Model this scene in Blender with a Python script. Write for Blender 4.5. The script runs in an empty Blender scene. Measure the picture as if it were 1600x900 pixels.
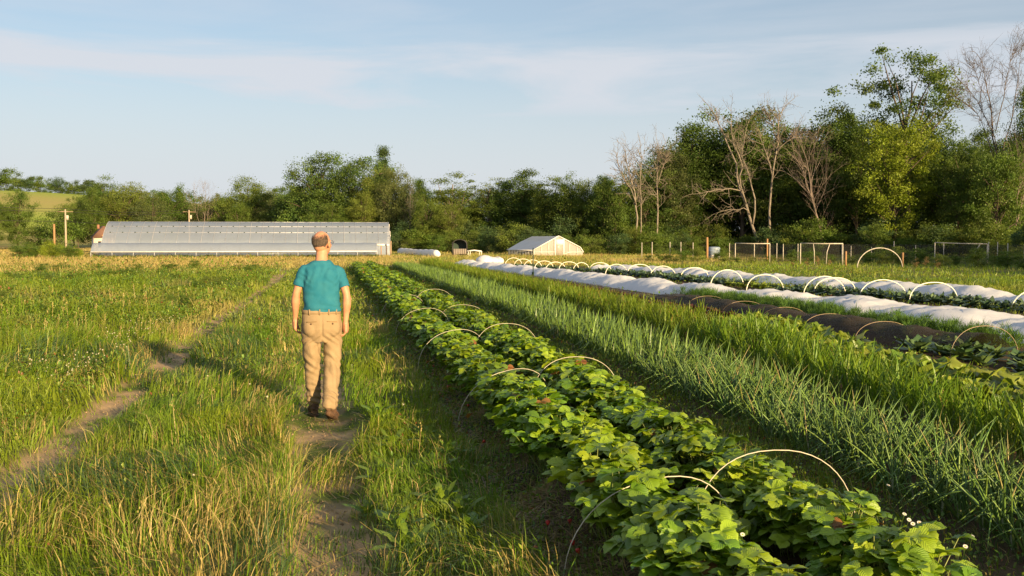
import bpy, bmesh, math, random
import numpy as np
from mathutils import Vector, Matrix, Quaternion

random.seed(7)
rng = np.random.default_rng(7)
scene = bpy.context.scene
col = scene.collection
PI = math.pi
TAU = 2 * math.pi

# ------------------------------------------------------------------ camera frame
FPX = 1555.0
PSI = math.atan(288 / FPX)          # the camera looks 10.5 degrees to the right of the crop rows
TH = math.atan(75 / FPX)            # and 2.8 degrees down
EYE = 1.65
CP, SP = math.cos(PSI), math.sin(PSI)

def ray(px, py):
    x = (px - 800) / FPX; y = -(py - 450) / FPX
    fx = math.cos(TH) + y * math.sin(TH); fz = -math.sin(TH) + y * math.cos(TH)
    return Vector((x * CP + fx * SP, -x * SP + fx * CP, fz))

def G(px, py, z=0.0):
    """where the line of sight through a photo point meets the ground plane"""
    d = ray(px, py); t = (z - EYE) / d.z
    return (d.x * t, d.y * t)

def AT(px, depth):
    """ground position seen in photo column px at a given depth"""
    d = ray(px, 375); k = depth / (d.x * SP + d.y * CP)
    return (d.x * k, d.y * k)

def ZAT(py, depth):
    d = ray(800, py); k = depth / (d.x * SP + d.y * CP)
    return EYE + d.z * k

# ------------------------------------------------------------------ numeric noise
def _hash(ix, iy, seed):
    n = (ix.astype(np.int64) * 374761393 + iy.astype(np.int64) * 668265263 + seed * 982451653) & 0x7fffffff
    n = (n ^ (n >> 13)) * 1274126177 & 0x7fffffff
    n = n ^ (n >> 16)
    return (n & 0xffff) / 65535.0

def vn(x, y, s, seed=0):
    """value noise 0..1 with cell size s"""
    x = np.asarray(x, float) / s; y = np.asarray(y, float) / s
    ix = np.floor(x); iy = np.floor(y); fx = x - ix; fy = y - iy
    fx = fx * fx * (3 - 2 * fx); fy = fy * fy * (3 - 2 * fy)
    a = _hash(ix, iy, seed); b = _hash(ix + 1, iy, seed); c = _hash(ix, iy + 1, seed); d = _hash(ix + 1, iy + 1, seed)
    return (a * (1 - fx) + b * fx) * (1 - fy) + (c * (1 - fx) + d * fx) * fy

def fbm(x, y, s, seed=0, o=3):
    r = 0; a = 0.5; t = 0
    for k in range(o):
        r = r + a * vn(x, y, s, seed + k * 17); t += a; a *= 0.55; s *= 0.5
    return r / t

def sstep(a, b, x):
    t = np.clip((np.asarray(x, float) - a) / (b - a), 0, 1)
    return t * t * (3 - 2 * t)

def bump1(x, c, w):
    """soft plateau of half width w about c"""
    return 1 - sstep(w * 0.7, w * 1.3, np.abs(x - c))

# ------------------------------------------------------------------ ground relief
TRACK_A, TRACK_B = -2.12, -0.06
def track_x(y):
    return 0.07 * np.sin(np.asarray(y) * 0.21 + 0.6) + 0.04 * np.sin(np.asarray(y) * 0.53)

def hill(x, y):
    lat = x * CP - y * SP; dep = x * SP + y * CP
    return (22.0 * np.exp(-((lat + 290) / 190.0) ** 2) * sstep(230, 500, dep)
            + 7.0 * sstep(260, 620, dep))

def gh(x, y):
    x = np.asarray(x, float); y = np.asarray(y, float)
    near = 1 - sstep(60, 75, y)
    t = track_x(y)
    h = 0.05 * (fbm(x, y, 3.1, 3) - 0.5) + 0.035 * (vn(x, y, 0.7, 9) - 0.5)
    h = h - near * 0.055 * (bump1(x - t, TRACK_A, 0.24) + bump1(x - t, TRACK_B, 0.25))
    h = h + near * (0.09 * bump1(x, 2.05, 0.80) + 0.07 * bump1(x, 4.3, 0.75) + 0.07 * bump1(x, 6.05, 0.75) + 0.05 * bump1(x, 7.7, 0.5))
    h = h - near * 0.05 * bump1(x, 1.24, 0.15)
    return h + hill(x, y)

def gz(x, y):
    return float(gh(np.array([x]), np.array([y]))[0])

# ------------------------------------------------------------------ mesh building
class MB:
    """collects vertices, faces, per-vertex colours and uvs of ONE mesh"""
    def __init__(s):
        s.v = []; s.f3 = []; s.f4 = []; s.c = []; s.u = []; s.n = 0; s.hasuv = False
    def add(s, v, f3=None, f4=None, c=(1, 1, 1), uv=None):
        v = np.asarray(v, float).reshape(-1, 3); m = len(v)
        if f3 is not None and len(f3): s.f3.append(np.asarray(f3, np.int64).reshape(-1, 3) + s.n)
        if f4 is not None and len(f4): s.f4.append(np.asarray(f4, np.int64).reshape(-1, 4) + s.n)
        c = np.asarray(c, float)
        if c.ndim == 1: c = np.tile(c[:3], (m, 1))
        s.v.append(v); s.c.append(c[:, :3])
        if uv is None: uv = np.zeros((m, 2))
        else: s.hasuv = True
        s.u.append(np.asarray(uv, float)); s.n += m
    def arrays(s):
        v = np.concatenate(s.v) if s.v else np.zeros((0, 3)); c = np.concatenate(s.c); u = np.concatenate(s.u)
        f3 = np.concatenate(s.f3) if s.f3 else np.zeros((0, 3), np.int64)
        f4 = np.concatenate(s.f4) if s.f4 else np.zeros((0, 4), np.int64)
        return v, f3, f4, c, u
    def mesh(s, name, mat, smooth=False):
        v, f3, f4, c, u = s.arrays()
        me = bpy.data.meshes.new(name)
        me.vertices.add(len(v)); me.vertices.foreach_set('co', v.astype(np.float32).ravel())
        loops = np.concatenate([f3.ravel(), f4.ravel()]).astype(np.int32)
        nl = len(loops); nf = len(f3) + len(f4)
        me.loops.add(nl); me.loops.foreach_set('vertex_index', loops)
        start = np.concatenate([np.arange(len(f3)) * 3, len(f3) * 3 + np.arange(len(f4)) * 4]).astype(np.int32)
        me.polygons.add(nf); me.polygons.foreach_set('loop_start', start)
        if smooth: me.polygons.foreach_set('use_smooth', np.ones(nf, bool))
        at = me.color_attributes.new('col', 'FLOAT_COLOR', 'POINT')
        at.data.foreach_set('color', np.concatenate([c, np.ones((len(c), 1))], 1).astype(np.float32).ravel())
        if s.hasuv:
            ul = me.uv_layers.new(name='UVMap'); ul.data.foreach_set('uv', u[loops].astype(np.float32).ravel())
        me.update(calc_edges=True)
        if mat: me.materials.append(mat)
        return me
    def build(s, name, mat, parent=None, smooth=False, loc=None, rz=0.0):
        o = bpy.data.objects.new(name, s.mesh(name, mat, smooth)); col.objects.link(o)
        if parent: o.parent = parent
        if loc is not None: o.location = loc
        o.rotation_euler.z = rz
        return o
    # shapes ---------------------------------------------------------
    def box(s, c, d, rot=None, col_=(1, 1, 1)):
        x, y, z = d[0] / 2, d[1] / 2, d[2] / 2
        v = np.array([[-x, -y, -z], [x, -y, -z], [x, y, -z], [-x, y, -z], [-x, -y, z], [x, -y, z], [x, y, z], [-x, y, z]])
        if rot is not None: v = v @ np.array(rot).T
        s.add(v + np.array(c), f4=[[0, 3, 2, 1], [4, 5, 6, 7], [0, 1, 5, 4], [1, 2, 6, 5], [2, 3, 7, 6], [3, 0, 4, 7]], c=col_)
    def tube(s, pts, r, n=6, c=(1, 1, 1), cap=True):
        pts = np.asarray(pts, float); m = len(pts)
        r = np.full(m, r, float) if np.isscalar(r) else np.asarray(r, float)
        t = np.gradient(pts, axis=0); t /= np.linalg.norm(t, axis=1)[:, None] + 1e-9
        up = np.array([0, 0, 1.0]) if abs(t[:, 2]).max() < 0.93 else np.array([0.9, 0.43, 0.05])
        a = np.cross(t, up); a /= np.linalg.norm(a, axis=1)[:, None] + 1e-9
        b = np.cross(a, t)
        th = np.arange(n) / n * TAU
        v = pts[:, None, :] + r[:, None, None] * (np.cos(th)[None, :, None] * a[:, None, :] + np.sin(th)[None, :, None] * b[:, None, :])
        i = np.arange(m - 1)[:, None] * n; j = np.arange(n)[None, :]; k = (j + 1) % n
        f4 = np.stack([i + j, i + k, i + n + k, i + n + j], -1).reshape(-1, 4)
        V = v.reshape(-1, 3); f3 = []
        if cap:
            V = np.concatenate([V, pts[:1], pts[-1:]])
            f3 = [[m * n, (q + 1) % n, q] for q in range(n)] + [[m * n + 1, (m - 1) * n + q, (m - 1) * n + (q + 1) % n] for q in range(n)]
        s.add(V, f3=f3, f4=f4, c=c)
    def loft(s, rings, c=(1, 1, 1), cap=True):
        """rings: list of (n,3) arrays"""
        R = np.asarray(rings, float); m, n, _ = R.shape
        i = np.arange(m - 1)[:, None] * n; j = np.arange(n)[None, :]; k = (j + 1) % n
        f4 = np.stack([i + j, i + k, i + n + k, i + n + j], -1).reshape(-1, 4)
        V = R.reshape(-1, 3); f3 = []
        if cap:
            V = np.concatenate([V, R[0].mean(0)[None], R[-1].mean(0)[None]])
            f3 = [[m * n, (q + 1) % n, q] for q in range(n)] + [[m * n + 1, (m - 1) * n + q, (m - 1) * n + (q + 1) % n] for q in range(n)]
        s.add(V, f3=f3, f4=f4, c=c)
    def ball(s, c, r, n=10, m=7, rot=None, col_=(1, 1, 1)):
        r = np.array(r if hasattr(r, '__len__') else (r, r, r), float)
        rings = []
        for i in range(1, m):
            a = PI * i / m
            th = np.arange(n) / n * TAU
            rings.append(np.stack([np.sin(a) * np.cos(th), np.sin(a) * np.sin(th), np.full(n, -math.cos(a))], 1))
        P = np.array(rings); top = np.array([[0, 0, -1.0], [0, 0, 1.0]])
        V = np.concatenate([P.reshape(-1, 3), top]) * r
        if rot is not None: V = V @ np.array(rot).T
        V = V + np.array(c)
        i = np.arange(m - 2)[:, None] * n; j = np.arange(n)[None, :]; k = (j + 1) % n
        f4 = np.stack([i + j, i + k, i + n + k, i + n + j], -1).reshape(-1, 4)
        q = (m - 1) * n
        f3 = [[q, (x + 1) % n, x] for x in range(n)] + [[q + 1, (m - 2) * n + x, (m - 2) * n + (x + 1) % n] for x in range(n)]
        s.add(V, f3=f3, f4=f4, c=col_)
    def stamp(s, arr, M):
        """append a transformed copy of another mesh's arrays (M: 3x3, offset)"""
        v, f3, f4, c, u = arr
        s.add(v @ M[0].T + M[1], f3, f4, c * (M[2] if len(M) > 2 else 1.0), u)

def rotz(a):
    c, s_ = math.cos(a), math.sin(a); return np.array([[c, -s_, 0], [s_, c, 0], [0, 0, 1.0]])
def rotx(a):
    c, s_ = math.cos(a), math.sin(a); return np.array([[1.0, 0, 0], [0, c, -s_], [0, s_, c]])
def roty(a):
    c, s_ = math.cos(a), math.sin(a); return np.array([[c, 0, s_], [0, 1.0, 0], [-s_, 0, c]])

def tag(o, label=None, cat=None, group=None, kind=None):
    if label: o['label'] = label
    if cat: o['category'] = cat
    if group: o['group'] = group
    if kind: o['kind'] = kind
    return o

def thing(name, label, cat, loc=(0, 0, 0), rz=0.0, group=None):
    o = bpy.data.objects.new(name, None); col.objects.link(o)
    o.location = loc; o.rotation_euler.z = rz; o.empty_display_size = 0.2
    return tag(o, label, cat, group)

def copy_tree(o, parent=None):
    kids = list(o.children)
    c = o.copy(); col.objects.link(c)
    if parent: c.parent = parent
    for k in kids: copy_tree(k, c)
    return c

ORD = ['nearest', 'second nearest', 'third nearest', 'fourth nearest', 'fifth nearest', 'sixth nearest', 'seventh nearest', 'eighth nearest',
       'ninth nearest', 'tenth nearest', 'eleventh nearest', 'twelfth nearest', 'thirteenth nearest', 'fourteenth nearest', 'fifteenth nearest',
       'sixteenth nearest', 'seventeenth nearest', 'eighteenth nearest']

# ------------------------------------------------------------------ materials
def newmat(name):
    m = bpy.data.materials.new(name); m.use_nodes = True
    nt = m.node_tree; nt.nodes.clear()
    out = nt.nodes.new('ShaderNodeOutputMaterial')
    return m, nt, out

def N(nt, t, **kw):
    n = nt.nodes.new(t)
    for k, v in kw.items():
        if k.startswith('i_'):
            key = k[2:]
            key = int(key) if key.isdigit() else key.replace('_', ' ')
            n.inputs[key].default_value = v
        else: setattr(n, k, v)
    return n

def leaf_mat(name, tint=(1, 1, 1), trans=0.35, rough=0.5, spec=0.3, objvar=0.0, veins=False, noise=0.25, nscale=6.0, tmul=(1.25, 1.2, 0.45)):
    """green stuff: vertex colour, some light through the blade, a little gloss"""
    m, nt, out = newmat(name); L = nt.links.new
    a = N(nt, 'ShaderNodeAttribute', attribute_name='col')
    mul = N(nt, 'ShaderNodeMix', data_type='RGBA', blend_type='MULTIPLY'); mul.inputs[0].default_value = 1
    L(a.outputs['Color'], mul.inputs[6]); mul.inputs[7].default_value = (*tint, 1)
    c = mul.outputs[2]
    tc = N(nt, 'ShaderNodeTexCoord')
    nz = N(nt, 'ShaderNodeTexNoise', i_Scale=nscale, i_Detail=2.0); L(tc.outputs['Object'], nz.inputs['Vector'])
    mr = N(nt, 'ShaderNodeMapRange', i_1=0.3, i_2=0.7, i_3=1 - noise, i_4=1 + noise); L(nz.outputs['Fac'], mr.inputs[0])
    hs = N(nt, 'ShaderNodeHueSaturation'); L(c, hs.inputs['Color']); L(mr.outputs[0], hs.inputs['Value'])
    c = hs.outputs['Color']
    if objvar:
        oi = N(nt, 'ShaderNodeObjectInfo')
        h2 = N(nt, 'ShaderNodeHueSaturation')
        r1 = N(nt, 'ShaderNodeMapRange', i_3=0.5 - 0.03 * objvar, i_4=0.5 + 0.02 * objvar); L(oi.outputs['Random'], r1.inputs[0])
        w = N(nt, 'ShaderNodeTexWhiteNoise', noise_dimensions='1D'); L(oi.outputs['Random'], w.inputs['W'])
        r2 = N(nt, 'ShaderNodeMapRange', i_3=1 - 0.3 * objvar, i_4=1 + 0.3 * objvar); L(w.outputs['Value'], r2.inputs[0])
        L(c, h2.inputs['Color']); L(r1.outputs[0], h2.inputs['Hue']); L(r2.outputs[0], h2.inputs['Value'])
        c = h2.outputs['Color']
    p = N(nt, 'ShaderNodeBsdfPrincipled', i_Roughness=rough); p.inputs['Specular IOR Level'].default_value = spec
    if veins:
        uv = N(nt, 'ShaderNodeUVMap', uv_map='UVMap'); sp = N(nt, 'ShaderNodeSeparateXYZ'); L(uv.outputs[0], sp.inputs[0])
        ab = N(nt, 'ShaderNodeMath', operation='ABSOLUTE'); L(sp.outputs['X'], ab.inputs[0])
        ma = N(nt, 'ShaderNodeMath', operation='MULTIPLY_ADD', i_1=-0.55); L(ab.outputs[0], ma.inputs[0]); L(sp.outputs['Y'], ma.inputs[2])
        fr = N(nt, 'ShaderNodeMath', operation='MULTIPLY', i_1=48.0); L(ma.outputs[0], fr.inputs[0])
        sn = N(nt, 'ShaderNodeMath', operation='SINE'); L(fr.outputs[0], sn.inputs[0])
        bp = N(nt, 'ShaderNodeBump', i_Strength=0.35, i_Distance=0.003); L(sn.outputs[0], bp.inputs['Height'])
        L(bp.outputs[0], p.inputs['Normal'])
        mid = N(nt, 'ShaderNodeMapRange', i_1=0.0, i_2=0.09, i_3=1.35, i_4=1.0); L(ab.outputs[0], mid.inputs[0])
        vr = N(nt, 'ShaderNodeMapRange', i_1=0.8, i_2=1.0, i_3=1.0, i_4=1.10); L(sn.outputs[0], vr.inputs[0])
        mm = N(nt, 'ShaderNodeMath', operation='MULTIPLY'); L(mid.outputs[0], mm.inputs[0]); L(vr.outputs[0], mm.inputs[1])
        h3 = N(nt, 'ShaderNodeHueSaturation'); L(c, h3.inputs['Color']); L(mm.outputs[0], h3.inputs['Value']); c = h3.outputs['Color']
    L(c, p.inputs['Base Color'])
    tr = N(nt, 'ShaderNodeBsdfTranslucent')
    tm = N(nt, 'ShaderNodeMix', data_type='RGBA', blend_type='MULTIPLY'); tm.inputs[0].default_value = 1
    L(c, tm.inputs[6]); tm.inputs[7].default_value = (*tmul, 1); L(tm.outputs[2], tr.inputs['Color'])
    mx = N(nt, 'ShaderNodeMixShader', i_0=trans); L(p.outputs[0], mx.inputs[1]); L(tr.outputs[0], mx.inputs[2])
    L(mx.outputs[0], out.inputs[0])
    return m

def plain_mat(name, rgb, rough=0.6, spec=0.4, metal=0.0, var=0.15, scale=8.0, bump=0.0, bscale=40.0, rgb2=None, trans=0.0, stretch=None, attr=False, detail=4.0):
    """a surface with mottled colour and a fine bump"""
    m, nt, out = newmat(name); L = nt.links.new
    tc = N(nt, 'ShaderNodeTexCoord'); vec = tc.outputs['Object']
    if stretch:
        mp = N(nt, 'ShaderNodeMapping'); mp.inputs['Scale'].default_value = stretch; L(vec, mp.inputs[0]); vec = mp.outputs[0]
    nz = N(nt, 'ShaderNodeTexNoise', i_Scale=scale, i_Detail=detail); L(vec, nz.inputs['Vector'])
    mr = N(nt, 'ShaderNodeMapRange', i_1=0.32, i_2=0.68); L(nz.outputs['Fac'], mr.inputs[0])
    r2 = rgb2 if rgb2 else tuple(x * (1 - 2 * var) for x in rgb)
    mx = N(nt, 'ShaderNodeMix', data_type='RGBA'); L(mr.outputs[0], mx.inputs[0])
    mx.inputs[6].default_value = (*r2, 1); mx.inputs[7].default_value = (*rgb, 1)
    c = mx.outputs[2]
    if attr:
        a = N(nt, 'ShaderNodeAttribute', attribute_name='col')
        ml = N(nt, 'ShaderNodeMix', data_type='RGBA', blend_type='MULTIPLY'); ml.inputs[0].default_value = 1
        L(c, ml.inputs[6]); L(a.outputs['Color'], ml.inputs[7]); c = ml.outputs[2]
    p = N(nt, 'ShaderNodeBsdfPrincipled', i_Roughness=rough, i_Metallic=metal); p.inputs['Specular IOR Level'].default_value = spec
    L(c, p.inputs['Base Color'])
    if bump:
        n2 = N(nt, 'ShaderNodeTexNoise', i_Scale=bscale, i_Detail=3.0); L(vec, n2.inputs['Vector'])
        bp = N(nt, 'ShaderNodeBump', i_Strength=bump, i_Distance=0.02); L(n2.outputs['Fac'], bp.inputs['Height']); L(bp.outputs[0], p.inputs['Normal'])
    sh = p.outputs[0]
    if trans:
        tr = N(nt, 'ShaderNodeBsdfTranslucent'); L(c, tr.inputs['Color'])
        ms = N(nt, 'ShaderNodeMixShader', i_0=trans); L(sh, ms.inputs[1]); L(tr.outputs[0], ms.inputs[2]); sh = ms.outputs[0]
    L(sh, out.inputs[0])
    return m

def film_mat(name, rgb, see=0.35, rough=0.35, trans=0.4, var=0.1, scale=3.0):
    """thin plastic film or netting: part see-through, part diffusing"""
    m, nt, out = newmat(name); L = nt.links.new
    tc = N(nt, 'ShaderNodeTexCoord')
    nz = N(nt, 'ShaderNodeTexNoise', i_Scale=scale, i_Detail=4.0); L(tc.outputs['Object'], nz.inputs['Vector'])
    mx = N(nt, 'ShaderNodeMix', data_type='RGBA'); L(nz.outputs['Fac'], mx.inputs[0])
    mx.inputs[6].default_value = (*[x * (1 - 2 * var) for x in rgb], 1); mx.inputs[7].default_value = (*rgb, 1)
    p = N(nt, 'ShaderNodeBsdfPrincipled', i_Roughness=rough); L(mx.outputs[2], p.inputs['Base Color'])
    tr = N(nt, 'ShaderNodeBsdfTranslucent'); L(mx.outputs[2], tr.inputs['Color'])
    m1 = N(nt, 'ShaderNodeMixShader', i_0=trans); L(p.outputs[0], m1.inputs[1]); L(tr.outputs[0], m1.inputs[2])
    tp = N(nt, 'ShaderNodeBsdfTransparent')
    mr = N(nt, 'ShaderNodeMapRange', i_1=0.3, i_2=0.7, i_3=max(0, see - 0.08), i_4=min(1, see + 0.08)); L(nz.outputs['Fac'], mr.inputs[0])
    m2 = N(nt, 'ShaderNodeMixShader'); L(mr.outputs[0], m2.inputs[0]); L(m1.outputs[0], m2.inputs[1]); L(tp.outputs[0], m2.inputs[2])
    L(m2.outputs[0], out.inputs[0])
    return m

# ------------------------------------------------------------------ camera, sun, sky
SUN_EL = math.radians(11.0)
SUN_AZ = math.atan2(3.85, -9.1)                 # direction towards the sun, measured from +Y to +X
SUN_DIR = Vector((math.cos(SUN_EL) * math.sin(SUN_AZ), math.cos(SUN_EL) * math.cos(SUN_AZ), math.sin(SUN_EL)))
cam_d = bpy.data.cameras.new('camera'); cam = bpy.data.objects.new('camera', cam_d); col.objects.link(cam)
cam.location = (0, 0, EYE)
cam.rotation_euler = (PI / 2 - TH, 0, -PSI)
cam_d.sensor_width = 36; cam_d.lens = FPX / 1600 * 36; cam_d.clip_start = 0.1; cam_d.clip_end = 5000
scene.camera = cam

sun_d = bpy.data.lights.new('sun', 'SUN'); sun = bpy.data.objects.new('sun', sun_d); col.objects.link(sun)
sun_d.energy = 5.0; sun_d.angle = math.radians(0.55); sun_d.color = (1.0, 0.73, 0.39)
sun.rotation_euler = SUN_DIR.to_track_quat('Z', 'Y').to_euler()
sun.location = (30, -60, 40)

world = bpy.data.worlds.new('World'); scene.world = world; world.use_nodes = True
nt = world.node_tree; nt.nodes.clear(); L = nt.links.new
wo = nt.nodes.new('ShaderNodeOutputWorld')
bg = N(nt, 'ShaderNodeBackground', i_Strength=0.062)
sky = N(nt, 'ShaderNodeTexSky', sky_type='NISHITA'); sky.sun_disc = False
sky.sun_elevation = SUN_EL; sky.sun_rotation = SUN_AZ; sky.altitude = 100
sky.air_density = 1.0; sky.dust_density = 1.2; sky.ozone_density = 2.0
tc = N(nt, 'ShaderNodeTexCoord')
mp = N(nt, 'ShaderNodeMapping'); mp.inputs['Scale'].default_value = (1.3, 1.3, 9.0); mp.inputs['Rotation'].default_value = (0.05, 0.03, 0.4)
L(tc.outputs['Generated'], mp.inputs[0])
cn = N(nt, 'ShaderNodeTexNoise', i_Scale=1.7, i_Detail=7.0, i_Roughness=0.55, i_Distortion=0.5); L(mp.outputs[0], cn.inputs['Vector'])
cr = N(nt, 'ShaderNodeMapRange', i_1=0.40, i_2=0.72, i_3=0.32, i_4=0.70); L(cn.outputs['Fac'], cr.inputs[0])
# a milky veil low over the horizon, as thin high cloud seen edge on
spz = N(nt, 'ShaderNodeSeparateXYZ'); L(tc.outputs['Generated'], spz.inputs[0])
vr = N(nt, 'ShaderNodeMapRange', i_1=0.02, i_2=0.26, i_3=0.92, i_4=0.12); vr.interpolation_type = 'SMOOTHSTEP'; L(spz.outputs['Z'], vr.inputs[0])
mxm = N(nt, 'ShaderNodeMath', operation='MAXIMUM'); 
bd = N(nt, 'ShaderNodeMath', operation='MULTIPLY_ADD', i_1=16.0, i_2=-2.5); L(spz.outputs['Z'], bd.inputs[0])      # a brighter streak of cirrus about nine degrees up
b2 = N(nt, 'ShaderNodeMath', operation='MULTIPLY'); L(bd.outputs[0], b2.inputs[0]); L(bd.outputs[0], b2.inputs[1])
b3 = N(nt, 'ShaderNodeMapRange', i_1=0.0, i_2=0.8, i_3=1.0, i_4=0.0); b3.interpolation_type = 'SMOOTHSTEP'; L(b2.outputs[0], b3.inputs[0])
c4 = N(nt, 'ShaderNodeMapRange', i_1=0.34, i_2=0.56, i_3=0.0, i_4=0.95); L(cn.outputs['Fac'], c4.inputs[0])
b4 = N(nt, 'ShaderNodeMath', operation='MULTIPLY'); L(b3.outputs[0], b4.inputs[0]); L(c4.outputs[0], b4.inputs[1])
b5 = N(nt, 'ShaderNodeMath', operation='MAXIMUM'); L(b4.outputs[0], b5.inputs[0]); L(cr.outputs[0], b5.inputs[1])
L(b5.outputs[0], mxm.inputs[0]); L(vr.outputs[0], mxm.inputs[1])
cmx = N(nt, 'ShaderNodeMix', data_type='RGBA'); L(mxm.outputs[0], cmx.inputs[0]); L(sky.outputs[0], cmx.inputs[6]); cmx.inputs[7].default_value = (4.5, 4.7, 5.1, 1)
L(cmx.outputs[2], bg.inputs[0]); L(bg.outputs[0], wo.inputs[0])

vs = scene.view_settings; vs.view_transform = 'Standard'; vs.look = 'None'; vs.gamma = 1.0; vs.use_curve_mapping = False; vs.exposure = 1.32
scene.cycles.max_bounces = 12; scene.cycles.diffuse_bounces = 6; scene.cycles.transparent_max_bounces = 16; scene.cycles.transmission_bounces = 8
scene.cycles.use_denoising = True
# ================================================================== GROUND
def grade(a, b, fine_a, fine_b, step, growth=1.13, maxs=40.0):
    """grid lines: even spacing inside the fine span, growing outside it"""
    c = list(np.arange(fine_a, fine_b + 1e-6, step))
    s = step; x = c[-1]
    while x < b:
        s = min(s * growth, maxs); x += s; c.append(x)
    s = step; x = c[0]; lo = []
    while x > a:
        s = min(s * growth, maxs); x -= s; lo.append(x)
    return np.array(lo[::-1] + c)

gx = grade(-1500, 1500, -5.0, 12.0, 0.07)
gy = grade(-160, 1900, 3.2, 26.0, 0.13, 1.05)
GX, GY = np.meshgrid(gx, gy)
GZ = gh(GX, GY)
def ground_colour(x, y):
    t = x - track_x(y)
    n1 = fbm(x, y, 1.3, 5); n2 = fbm(x, y, 6.0, 8); n3 = fbm(x, y, 0.35, 12)
    turf = np.array([0.085, 0.120, 0.026]); straw = np.array([0.24, 0.185, 0.075]); dirt = np.array([0.42, 0.30, 0.17])
    soil = np.array([0.085, 0.058, 0.038]); fabric = np.array([0.050, 0.052, 0.058])
    def mixc(c, d, k): return c * (1 - k[..., None]) + d * k[..., None]
    c = mixc(np.broadcast_to(turf, x.shape + (3,)), straw, 0.5 * sstep(0.45, 0.7, n1))
    near = 1 - sstep(58, 70, y)
    rowz = near * sstep(1.0, 1.3, x) * (1 - sstep(15, 17, x))
    c = mixc(c, soil, rowz * 0.92)
    c = mixc(c, fabric, near * bump1(x, 1.27, 0.17) * sstep(0.36, 0.46, n1) * (1 - sstep(14, 30, y)))
    c = mixc(c, straw, near * bump1(x, 1.2, 0.25) * sstep(0.5, 0.66, n3) * 0.8)
    tr = np.maximum(bump1(t, TRACK_A, 0.25), bump1(t, TRACK_B, 0.27)) * (1 - sstep(45, 60, y))
    c = mixc(c, dirt, tr * sstep(0.36, 0.5, n1 * 0.5 + n3 * 0.5))
    far = sstep(62, 80, y)
    gold = np.array([0.30, 0.235, 0.085])
    c = mixc(c, gold, np.clip(sstep(38, 60, y) * sstep(0.35, 0.6, n2) * 0.9, 0, 1) * (1 - rowz))
    lat = x * CP - y * SP; dep = x * SP + y * CP
    hillf = sstep(240, 300, dep) * sstep(0, 60, -lat)
    stripe = 0.5 + 0.5 * np.sin(dep * 0.045 + 1.1)
    hc = np.array([0.30, 0.38, 0.06]) * (1 - stripe[..., None]) + np.array([0.36, 0.32, 0.11]) * stripe[..., None]
    c = c * (1 - hillf[..., None]) + hc * hillf[..., None]
    return c
GC = ground_colour(GX, GY)
mb = MB()
ny, nx = GX.shape
ii = (np.arange(ny - 1)[:, None] * nx + np.arange(nx - 1)[None, :])
f4 = np.stack([ii, ii + 1, ii + nx + 1, ii + nx], -1).reshape(-1, 4)
mb.add(np.stack([GX, GY, GZ], -1).reshape(-1, 3), f4=f4, c=GC.reshape(-1, 3))
m_ground = plain_mat('ground_soil', (1.15, 1.1, 1.0), rough=0.95, spec=0.1, rgb2=(0.72, 0.72, 0.74), scale=5.0, bump=0.25, bscale=55.0, attr=True, detail=8.0)
tag(mb.build('ground', m_ground, smooth=True), kind='structure')

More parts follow.
